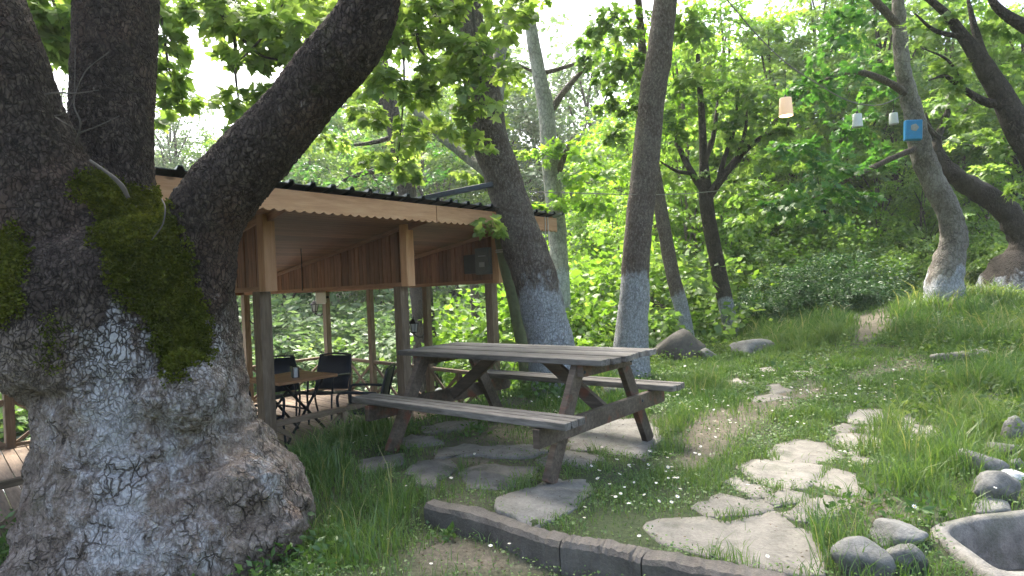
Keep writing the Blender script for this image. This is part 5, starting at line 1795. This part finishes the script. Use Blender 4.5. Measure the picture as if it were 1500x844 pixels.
wd = np.maximum(.0022, .00058 * r) * rg.uniform(.7, 1.3, n) * (1 + tall)
side = np.stack([np.cos(an), np.sin(an), np.zeros(n)], -1)
bd = rg.uniform(0, 2 * np.pi, n); bend = hgt * rg.uniform(.15, .85, n)
bv = np.stack([np.cos(bd), np.sin(bd), np.zeros(n)], -1)
b0 = np.stack([x, y, z - .01], -1)
up = np.array([0, 0, 1.0])
mid = b0 + up * (hgt * .6)[:, None] + bv * (bend * .3)[:, None]
tip = b0 + up * (hgt * rg.uniform(.8, 1.05, n))[:, None] + bv * bend[:, None]
V = np.stack([b0 - side * wd[:, None], b0 + side * wd[:, None], mid - side * (wd * .75)[:, None], mid + side * (wd * .75)[:, None], tip], 1).reshape(-1, 3)
fi = np.array([(0, 1, 3), (0, 3, 2), (2, 3, 4)])
FF = (fi[None] + (np.arange(n) * 5)[:, None, None]).reshape(-1, 3)
rn = np.clip(rg.random(n) * .6 + .25 + .35 * vnoise(np.stack([x, y], -1) * 1.3, 33), 0, .93)
rn = np.where(straw, 2.0, rn)
bigmesh('grass', V, FF, MAT['grass'], None, False, {'rnd': np.repeat(rn, 5)}, kind='stuff', label='loose green grass growing between the flagstones and trees', category='grass')

x, y, r, rg = scatter(260000, 402, 2.0, 12)
g = grassiness(x, y); pt = np.stack([x, y], -1)
ost = on_stone(x, y, .03)
s_ = (x - KA[0]) * _kn[0] + (y - KA[1]) * _kn[1]; u_ = (x - KA[0]) * _kt[0] + (y - KA[1]) * _kt[1]
onk = np.any([in_poly(pt, q_) for q_ in KPOLY], axis=0)
keep = land(x, y) & ~ost & ~onk & (rg.random(len(x)) < np.clip(g * (.50 + .6 * vnoise(pt * 2.2, 35)), 0, 1))
x, y, r = x[keep], y[keep], r[keep]
n = len(x)
pos = np.stack([x, y, H(x, y) + rg.uniform(.004, .055, n) * (1 + .6 * vnoise(np.stack([x, y], -1) * 4, 44))], -1)
dr = np.stack([rg.normal(0, 1, n), rg.normal(0, 1, n), rg.normal(.25, .3, n)], -1)
nm_ = np.stack([rg.normal(0, .4, n), rg.normal(0, .4, n), np.ones(n)], -1)
v, f, a = leaves(pos, dr, nm_, np.maximum(.013, .0032 * r) * rg.uniform(.7, 1.5, n), LOW, None, rg)
bigmesh('ground_cover', v, f, MAT['clover'], None, False, {'rnd': a}, kind='stuff', label='low clover and daisy leaves carpeting the ground', category='ground cover')

DZ = [np.array([G(a, b)[:2] for a, b in q]) for q in (
    [(850, 760), (870, 690), (940, 660), (1000, 670), (1010, 760), (930, 790)], [(1100, 650), (1150, 590), (1260, 545), (1420, 540), (1400, 590), (1240, 600), (1180, 640)], [(960, 620), (1000, 560), (1060, 540), (1080, 620), (1010, 700)])]
x, y, r, rg = scatter(7000, 403, 2.0, 12)
pt = np.stack([x, y], -1)
pr = np.full(len(x), .10)
for q in DZ:
    pr = np.maximum(pr, .62 * smooth((.15 - poly_dist(pt, q)) / .3))
keep = land(x, y) & ~on_stone(x, y, .0) & (rg.random(len(x)) < pr * np.clip(.5 + vnoise(pt * 2.5, 37) * 1.4, .05, 1))
x, y, r = x[keep], y[keep], r[keep]
n = len(x)
base = np.stack([x, y, H(x, y)], -1)
hd = base + np.stack([rg.normal(0, .015, n), rg.normal(0, .015, n), rg.uniform(.05, .11, n)], -1)
th = np.linspace(0, 2 * np.pi, 16, endpoint=False)
DAISY = (np.concatenate([np.stack([np.cos(th) * np.where(np.arange(16) % 2, .62, 1), np.sin(th) * np.where(np.arange(16) % 2, .62, 1), np.where(np.arange(16) % 2, -.02, .12)], -1), [[0, 0, 0]]]), np.array([(16, k, (k + 1) % 16) for k in range(16)]))
th6 = np.linspace(0, 2 * np.pi, 6, endpoint=False)
EYE = (np.concatenate([np.stack([np.cos(th6) * .34, np.sin(th6) * .34, np.full(6, .06)], -1), [[0, 0, .2]]]), np.array([(6, k, (k + 1) % 6) for k in range(6)]))
nm_ = np.stack([rg.normal(0, .35, n), rg.normal(-.25, .35, n), np.ones(n)], -1)
sz = np.maximum(.0115, .0019 * r) * rg.uniform(.75, 1.3, n)
dr = np.stack([rg.normal(0, 1, n), rg.normal(0, 1, n), np.zeros(n)], -1)
v1, f1, a1 = leaves(hd, dr, nm_, sz, DAISY, None, rg)
v2, f2, a2 = leaves(hd, dr, nm_, sz, EYE, None, rg)
sd = np.stack([np.ones(n) * .0013, np.zeros(n), np.zeros(n)], -1)
v3 = np.stack([base - sd, base + sd, hd], 1).reshape(-1, 3); f3 = np.arange(3 * n).reshape(-1, 3)
VV = np.concatenate([v1, v2, v3]); FF = np.concatenate([f1, f2 + len(v1), f3 + len(v1) + len(v2)])
AA = np.concatenate([a1, a2, np.full(len(v3), .5)])
me = bigmesh_data('daisies', VV, FF, [MAT['petal'], simple('daisy_eye', (.62, .38, .03), .7), MAT['grass']], False, {'rnd': AA})
me.polygons.foreach_set('material_index', np.concatenate([np.zeros(len(f1)), np.ones(len(f2)), np.full(len(f3), 2)]).astype(np.int32))
link(bpy.data.objects.new('daisies', me), None, kind='stuff', label='small white daisies scattered through the grass', category='daisies')


x, y, r, rg = scatter(44000, 405, 2.6, 22)
l_, d_ = ld_of(x, y); pt = np.stack([x, y], -1)
back = smooth((r - 7.5) / 4) * (d_ < -.4)
back = np.maximum(back, .75 * smooth((.1 - poly_dist(pt, TALL[1])) / .3)); back = np.maximum(back, 1.2 * smooth((.1 - poly_dist(pt, TALL[3])) / .3))
back = back * smooth((poly_dist(pt, BARE[2]) - .1) / .3) * np.clip(.45 + .9 * vnoise(pt * .8, 41), 0, 1)
keep = land(x, y) & (rg.random(len(x)) < back * .55)
x, y, r = x[keep], y[keep], r[keep]
n = len(x)
st = np.stack([x, y, H(x, y)], -1)
dv = np.stack([rg.normal(0, .5, n), rg.normal(0, .5, n), np.ones(n)], -1)
v, f, a = sprays(st, dv, rg.uniform(.10, .34, n) * (.6 + r * .035), 9, .05, OVAL, rg, .06, .2, (.4, .4, .4), .6)
bigmesh('undergrowth', v, f, MAT['leaf_bush2'], None, False, {'rnd': a}, kind='stuff', label='mixed leafy undergrowth covering the slope below the trees', category='undergrowth')
x, y, r, rg = scatter(9000, 404, 2.0, 9)
keep = land(x, y) & (rg.random(len(x)) < .25 + .75 * (grassiness(x, y) < .35))
x, y, r = x[keep], y[keep], r[keep]
n = len(x)
pos = np.stack([x, y, H(x, y) + np.where(on_stone(x, y), .022, .006)], -1)
nm_ = np.stack([rg.normal(0, .35, n), rg.normal(0, .35, n), np.ones(n)], -1)
v, f, a = leaves(pos, np.stack([rg.normal(0, 1, n), rg.normal(0, 1, n), rg.normal(0, .1, n)], -1), nm_, rg.uniform(.007, .022, n), OVAL, None, rg)
bigmesh('leaf_litter', v, f, MAT['litter'], None, False, {'rnd': a}, kind='stuff', label='brown crumbs of dead leaves strewn on the bare earth', category='leaf litter')


# broad-leaved weeds
def weed(px, py, n, ln, size, label, shape=OVAL, mat='clover', upr=.8, spread=.10, nl=7):
    q = G(px, py)
    rg = np.random.default_rng(int(px * 3 + py))
    st = q + np.stack([rg.normal(0, spread, n), rg.normal(0, spread, n), np.zeros(n)], -1)
    st[:, 2] = H(st[:, 0], st[:, 1])
    d = np.stack([rg.normal(0, .6, n), rg.normal(0, .6, n), np.full(n, upr)], -1)
    v, f, a = sprays(st, d, ln * rg.uniform(.5, 1.2, n), nl, size, shape, rg, size * .8, .2, (.3, .3, .3), .6)
    r_ = thing('weed', label, 'weed', 'broad-leaved weeds')
    bigmesh('foliage', v, f, MAT[mat], r_, False, {'rnd': a}, kind='stuff')


weed(440, 815, 34, .16, .055, 'clump of nettle-like weeds at the foot of the old plane tree', spread=.14)
weed(480, 835, 26, .14, .05, 'second clump of broad weeds beside the old plane tree', spread=.14)
weed(360, 850, 16, .14, .05, 'weeds against the root flare of the old plane tree', spread=.10)
weed(655, 790, 10, .05, .05, 'small leafy rosette growing against the kerb', spread=.03, upr=.3)
weed(1340, 755, 30, .10, .05, 'creeping broad-leaved weeds in front of the stone basin', spread=.16, upr=.4)
weed(1270, 745, 14, .09, .045, 'small leafy weeds beside the path flagstones', spread=.12, upr=.4)
weed(1160, 545, 30, .18, .06, 'leafy green weed tuft beyond the trodden earth', spread=.35, upr=.8)
weed(690, 640, 9, .12, .06, 'leafy weed under the picnic table', spread=.05)
weed(1060, 590, 14, .13, .05, 'low weeds beside the bare trodden earth', spread=.14)
weed(820, 585, 26, .35, .09, 'fern-like tuft at the foot of the leaning tree', spread=.18, nl=10)
weed(870, 585, 22, .30, .08, 'leafy tuft between the two thick whitewashed trunks', spread=.2, nl=10)
weed(20, 830, 26, .25, .05, 'tall weeds beside the old plane tree and deck', spread=.2)
rg = np.random.default_rng(8)
r_ = thing('burdock_plant', 'large leaved plant growing beside the pavilion end post', 'plant')
st = np.tile(P(728, 505, 7.4), (11, 1)) + rg.normal(0, .10, (11, 3)); st[:, 2] = .45
dirs = np.stack([rg.normal(0, .9, 11), rg.normal(-.2, .6, 11), rg.uniform(.1, .7, 11)], -1)
v, f, a = leaves(st + nrm(dirs) * .12, dirs, np.stack([rg.normal(0, .3, 11), rg.normal(-.3, .3, 11), np.ones(11)], -1), rg.uniform(.16, .26, 11), (np.array([(0, 0, 0), (.15, -.3, .03), (.55, -.33, .05), (1, 0, -.12), (.55, .33, .05), (.15, .3, .03), (.5, 0, -.02)]), np.array([(6, 0, 1), (6, 1, 2), (6, 2, 3), (6, 3, 4), (6, 4, 5), (6, 5, 0)])), None, rg)
bigmesh('leaf', v, f, MAT['leaf_hero'], r_, False, {'rnd': a}, kind='stuff')
twigs('stems', [(np.array([[s[0] * .3 + .7 * st[:, 0].mean(), s[1] * .3 + .7 * st[:, 1].mean(), -.4], [s[0], s[1], .1], s + nrm(d) * .13]), [.008, .007, .004]) for s, d in zip(st, dirs)], MAT['green_stem'], r_)


# ------------------------------------------------------------------ rocks, basin
def rock(px, py, wpx, hpx, label, mat='rock', dep=None, flat=1.0, seed=0, name='rock', sink=.25, group=None, depth_k=1.0):
    q = G(px, py + hpx * .5) if dep is None else P(px, py + hpx * .5, dep)
    dep_ = (q - CAM) @ _f
    rx = wpx * dep_ / F / 2; rz = hpx * dep_ / F / 2 * flat
    bm = bmesh.new(); bmesh.ops.create_icosphere(bm, subdivisions=4, radius=1.0)
    v = np.array([w_.co[:] for w_ in bm.verts]); f = [[w_.index for w_ in g_.verts] for g_ in bm.faces]; bm.free()
    rk = np.random.default_rng(900 + seed)
    pn = nrm(rk.normal(0, 1, (13, 3))); pd = rk.uniform(.72, 1.05, 13)
    dots = np.maximum(v @ pn.T, 1e-3)
    rad_ = np.sum((dots / pd) ** 14, 1) ** (-1 / 14)          # rounded many-sided stone
    rad_ = np.minimum(rad_, 1.25) * (1 + .07 * fbm(v * 1.6 + seed * 7.1, seed, 3) + .025 * fbm(v * 6 + seed, seed + 3, 3))
    v = v * rad_[:, None]
    v = v * np.array([rx, rx * .8 * depth_k, rz * (1 + sink)])
    loc = np.array([q[0], q[1] + rx * .6 * depth_k, q[2] + rz * (1 - sink * .9)])
    an = random.Random(seed).uniform(-.3, .3)
    o = mesh(name, v, f, MAT[mat], None, True, label=label, category='rock')
    o.location = tuple(map(float, loc)); o.rotation_euler = (0, 0, an)
    if group:
        o['group'] = group
    return o


rock(1278, 828, 78, 46, 'round grey boulder sitting beside the stone basin', seed=1)
rock(1332, 789, 72, 32, 'flat grey rock lying against the basin rim', seed=2)
rock(1336, 824, 50, 40, 'dark rock wedged under the flat rock by the basin', seed=3)
rock(1471, 722, 62, 40, 'rounded grey rock below the white stone', seed=4)
rock(1488, 701, 42, 18, 'smooth white stone resting among the grey rocks', 'rock_white', seed=5)
rock(1450, 683, 66, 34, 'lumpy grey rock with a dark hollow in its top', seed=6)
rock(1478, 662, 44, 24, 'small grey rock behind the hollow rock', seed=7)
rock(1494, 634, 34, 34, 'grey rock standing at the end of the rock pile', seed=8)
rock(1468, 752, 60, 20, 'pale low rock just behind the basin', seed=9)
rock(1497, 682, 20, 20, 'small tan rock squeezed beside the white stone', seed=10)
rock(1000, 508, 88, 40, 'weathered boulder beside the thin pale leaning tree', 'kerb', seed=11, sink=.5)
rock(1040, 520, 24, 16, 'small pale stone lying beside the weathered boulder', seed=12)
rock(1108, 509, 66, 16, 'low flat stone half buried in the tall grass', seed=13, sink=1.0)
rock(1436, 519, 92, 16, 'long pale stone lying in the tall grass', 'flag', seed=14, sink=1.0, depth_k=.4)
rock(955, 498, 22, 20, 'stone at the foot of the straight tall tree', seed=15)
rock(905, 578, 44, 26, 'mossy stone between the trunks behind the picnic table', seed=16)
rock(640, 585, 30, 22, 'white stone at the stream edge below the railing', 'rock_white', dep=12.5, seed=17)
rock(675, 598, 26, 16, 'grey stone at the stream edge below the bank', dep=12.0, seed=18)


def basin():
    cor = np.array([1.90, 2.98]); u = nrm(np.array([.97, .22])); w_ = BAS_W
    Lb, Wb = 1.25, .62
    c = cor + u * Lb / 2 + w_ * Wb / 2
    zt = .030
    loc = np.array([c[0], c[1], zt - .34])
    root = thing('stone_basin', 'old rounded stone trough basin beside the path', 'basin', loc=loc)
    n = 72
    th = np.linspace(0, 2 * np.pi, n, endpoint=False)

    def ring(a, b, z, e=9.0, wob=.009):
        k = (np.abs(np.cos(th)) ** e + np.abs(np.sin(th)) ** e) ** (-1 / e)
        p = c + (np.cos(th) * k * a)[:, None] * u + (np.sin(th) * k * b)[:, None] * w_
        p = p + np.stack([fbm(p * 5, 3, 2), fbm(p * 5, 4, 2)], -1) * wob
        return np.column_stack([p, z + .010 * fbm(p * 4, 6, 2)])
    A, B = Lb / 2, Wb / 2
    rings = [ring(A * .93, B * .9, zt - .36), ring(A, B, zt - .05), ring(A - .004, B - .004, zt - .012), ring(A - .018, B - .018, zt), ring(A - .065, B - .06, zt + .002), ring(A - .078, B - .072, zt - .012), ring(A - .086, B - .08, zt - .10), ring(A - .10, B - .095, zt - .26), ring(A - .15, B - .14, zt - .30), ring(A * .3, B * .2, zt - .30)]
    v = np.concatenate(rings) - loc
    f = [(r * n + k, r * n + (k + 1) % n, (r + 1) * n + (k + 1) % n, (r + 1) * n + k) for r in range(len(rings) - 1) for k in range(n)]
    f.append(tuple((len(rings) - 1) * n + k for k in range(n)))
    mesh('body', v, f, MAT['basin'], root, True)
    # dead leaves and silt in the bottom
    q = ring(A - .115, B - .115, zt - .235) - loc
    mesh('silt', q, [tuple(range(n))], MAT['ground_plain'], root, False)


MAT['ground_plain'] = simple('damp_silt', (.05, .042, .033), .7, nscale=25, bumpk=.4)
basin()

# a far hut wall behind the leaves
hq = P(1345, 372, 19)
hut = thing('hut', 'low brown hut glimpsed behind the leaves beyond the bent tree', 'hut', loc=hq)
frame_box('wall', (0, 1.2, .1), (1, 0, 0), (0, 1, 0), (0, 0, 1), 2.6, 2.4, 1.6, MAT['hut'], hut)
v = [(-1.5, -.3, .95), (1.5, -.3, .95), (1.5, 1.2, 1.5), (-1.5, 1.2, 1.5), (1.5, 2.7, .95), (-1.5, 2.7, .95)]
o = mesh('roof', v, [(0, 1, 2, 3), (3, 2, 4, 5)], MAT['hut'], hut)
sm = o.modifiers.new('t', 'SOLIDIFY'); sm.thickness = .08
frame_box('window', (.5, -.02, .2), (1, 0, 0), (0, 1, 0), (0, 0, 1), .6, .08, .5, MAT['black'], hut)


# ------------------------------------------------------------------ hanging lamps, cables, blue box
def cable(name, lst, label, r=.007, mat='cable', cat='cable'):
    pts = [P(a, b, d) for a, b, d in lst]
    v, f, _, _ = tube(pts, [r] * len(pts), len(pts) * 8, 5)
    return mesh(name, v, f, MAT[mat], None, True, label=label, category=cat)


cable('cable', [(985, -85, 8.15), (1065, 0, 8.2), (1105, 47, 8.3), (1150, 91, 8.4), (1190, 118, 8.7), (1230, 142, 9.0), (1262, 153, 9.3), (1292, 153, 9.6), (1322, 140, 9.9)], 'sagging lamp cable strung from the straight tree to the bent tree', .009)
cable('cable', [(775, 281, 7.2), (850, 283, 7.7), (935, 285, 8.1), (1000, 284, 9.2), (1060, 279, 11.4)], 'thin wire running between the trunks at roof height', .006)
cable('cable', [(1335, 150, 9.95), (1380, 200, 9.6), (1440, 215, 9.2), (1520, 222, 8.7)], 'thin slack cord from the bent tree to the arching tree', .005)


def lamp(px, py, dep, wpx, hpx, label, lit=False, cord_to=None, taper=.86):
    c = P(px, py, dep); k = dep / F
    r1 = wpx * k / 2; h = hpx * k
    loc = c - np.array([0, 0, h / 2])
    root = thing('hanging_lamp', label, 'lamp', 'lamps hung on the cable', loc=loc)
    n = 24
    th = np.linspace(0, 2 * np.pi, n, endpoint=False)
    zs = [(0, 1.0), (h * .03, 1.02), (h * .5, (1 + taper) / 2), (h * .97, taper), (h, taper * .96)]
    v, f = [], []
    pl = 1 + (.025 * np.cos(th * 12) if lit else 0)
    for z, s in zs:
        for a, q in zip(th, pl * np.ones(n)):
            v.append((r1 * s * q * math.cos(a), r1 * s * q * math.sin(a), z))
    for j in range(len(zs) - 1):
        for i in range(n):
            f.append((j * n + i, j * n + (i + 1) % n, (j + 1) * n + (i + 1) % n, (j + 1) * n + i))
    v.append((0, 0, h)); t_ = len(v) - 1
    for i in range(n):
        f.append(((len(zs) - 1) * n + i, (len(zs) - 1) * n + (i + 1) % n, t_))
    o = mesh('lamp_shade', v, f, MAT['shade_lit' if lit else 'shade'], root, True)
    o.modifiers.new('t', 'SOLIDIFY').thickness = .004
    vv, ff, _, _ = tube([(0, 0, h), (0, 0, h + .02), (0, 0, h + .045)], [.018, .018, .012], 6, 10)
    mesh('socket', vv, ff, MAT['black'], root, True)
    top = np.array(cord_to) - loc
    vv, ff, _, _ = tube([(0, 0, h + .04), top * .5 + np.array([0, 0, (h + .04) * .5]), top], [.004] * 3, 8, 5)
    mesh('cord', vv, ff, MAT['black'], root, True)
    bm = bmesh.new(); bmesh.ops.create_uvsphere(bm, u_segments=12, v_segments=8, radius=.03)
    me = bpy.data.meshes.new('bulb'); bm.to_mesh(me); bm.free(); me.materials.append(MAT['shade_lit' if lit else 'white_plastic'])
    b_ = link(bpy.data.objects.new('bulb', me), root); b_.location = (0, 0, h * .6)
    if lit:
        ld_ = bpy.data.lights.new('lamp_light', 'POINT'); ld_.energy = 4; ld_.color = (1, .72, .42); ld_.shadow_soft_size = .03
        lo = bpy.data.objects.new('lamp_light', ld_); COL.objects.link(lo); lo.parent = root; lo.location = (0, 0, h * .3)


lamp(1151, 157, 8.4, 19, 26, 'lit cream lampshade hanging from the cable among green leaves', True, P(1150, 91, 8.4))
lamp(1256, 177, 9.25, 14, 19, 'unlit white cup lamp hanging from the cable, mid way to the bent tree', False, P(1256, 151, 9.25))
lamp(1309, 174, 9.75, 12.5, 16, 'unlit white cup lamp hanging just beside the blue box', False, P(1309, 147, 9.75))

bl = P(1339, 190, 9.72)
bb = thing('blue_box', 'small bright blue box with grey round emblem fixed to the bent trunk', 'box', loc=bl)
ux = nrm(np.array([.97, -.22, -.06])); uz = nrm(np.array([.07, 0, 1.0])); uy = nrm(np.cross(uz, ux)); uz = np.cross(ux, uy)
Z0 = np.zeros(3)
frame_box('case', Z0 + uy * .05, ux, uy, uz, .235, .09, .31, MAT['blue'], bb, None, .1)
frame_box('door', Z0 - uy * .006, ux, uy, uz, .215, .022, .29, MAT['blue'], bb, None, .3)
frame_box('side_strip', Z0 + ux * .121 + uy * .03, ux, uy, uz, .008, .05, .26, MAT['silver'], bb, None, .1)
th = np.linspace(0, 2 * np.pi, 20, endpoint=False)
v = [Z0 - uy * .0185 + ux * .055 * math.cos(a) * (1 + .08 * math.cos(a * 5)) + uz * (.055 * math.sin(a) * (1 + .08 * math.cos(a * 5)) + .03) for a in th] + [Z0 - uy * .022 + ux * .055 * math.cos(a) * .9 + uz * (.055 * math.sin(a) * .9 + .03) for a in th]
f = [(i, (i + 1) % 20, 20 + (i + 1) % 20, 20 + i) for i in range(20)] + [tuple(range(20, 40))]
mesh('emblem', v, f, MAT['silver'], bb)
for s in (-1, 1):
    vv, ff, _, _ = tube([Z0 + ux * .05 * s + uy * .05 + uz * .15, Z0 + ux * .045 * s + uy * .06 + uz * .18, Z0 + ux * .02 * s + uy * .12 + uz * .19], [.006] * 3, 8, 5)
    mesh('hanger', vv, ff, MAT['black'], bb, True)
haze_mat = bpy.data.materials.new('haze'); haze_mat.use_nodes = True
ht_ = haze_mat.node_tree; ht_.nodes.remove(ht_.nodes['Principled BSDF'])
pv = ht_.nodes.new('ShaderNodeVolumePrincipled')
pv.inputs['Color'].default_value = (.93, .97, .90, 1); pv.inputs['Density'].default_value = .0015; pv.inputs['Anisotropy'].default_value = .3
ht_.links.new(pv.outputs[0], ht_.nodes['Material Output'].inputs['Volume'])
zl, zh = float(gv[:, 2].min()) - 1, max(float(gv[:, 2].max()) + 2, 22.0)
hv = [(x_, y_, z_) for x_ in (-61, 61) for y_ in (-13, 86) for z_ in (zl, zh)]
mesh('haze', hv, [(0, 1, 3, 2), (4, 6, 7, 5), (0, 4, 5, 1), (2, 3, 7, 6), (0, 2, 6, 4), (1, 5, 7, 3)], haze_mat, None, kind='stuff', label='thin bright haze hanging under the trees', category='haze')
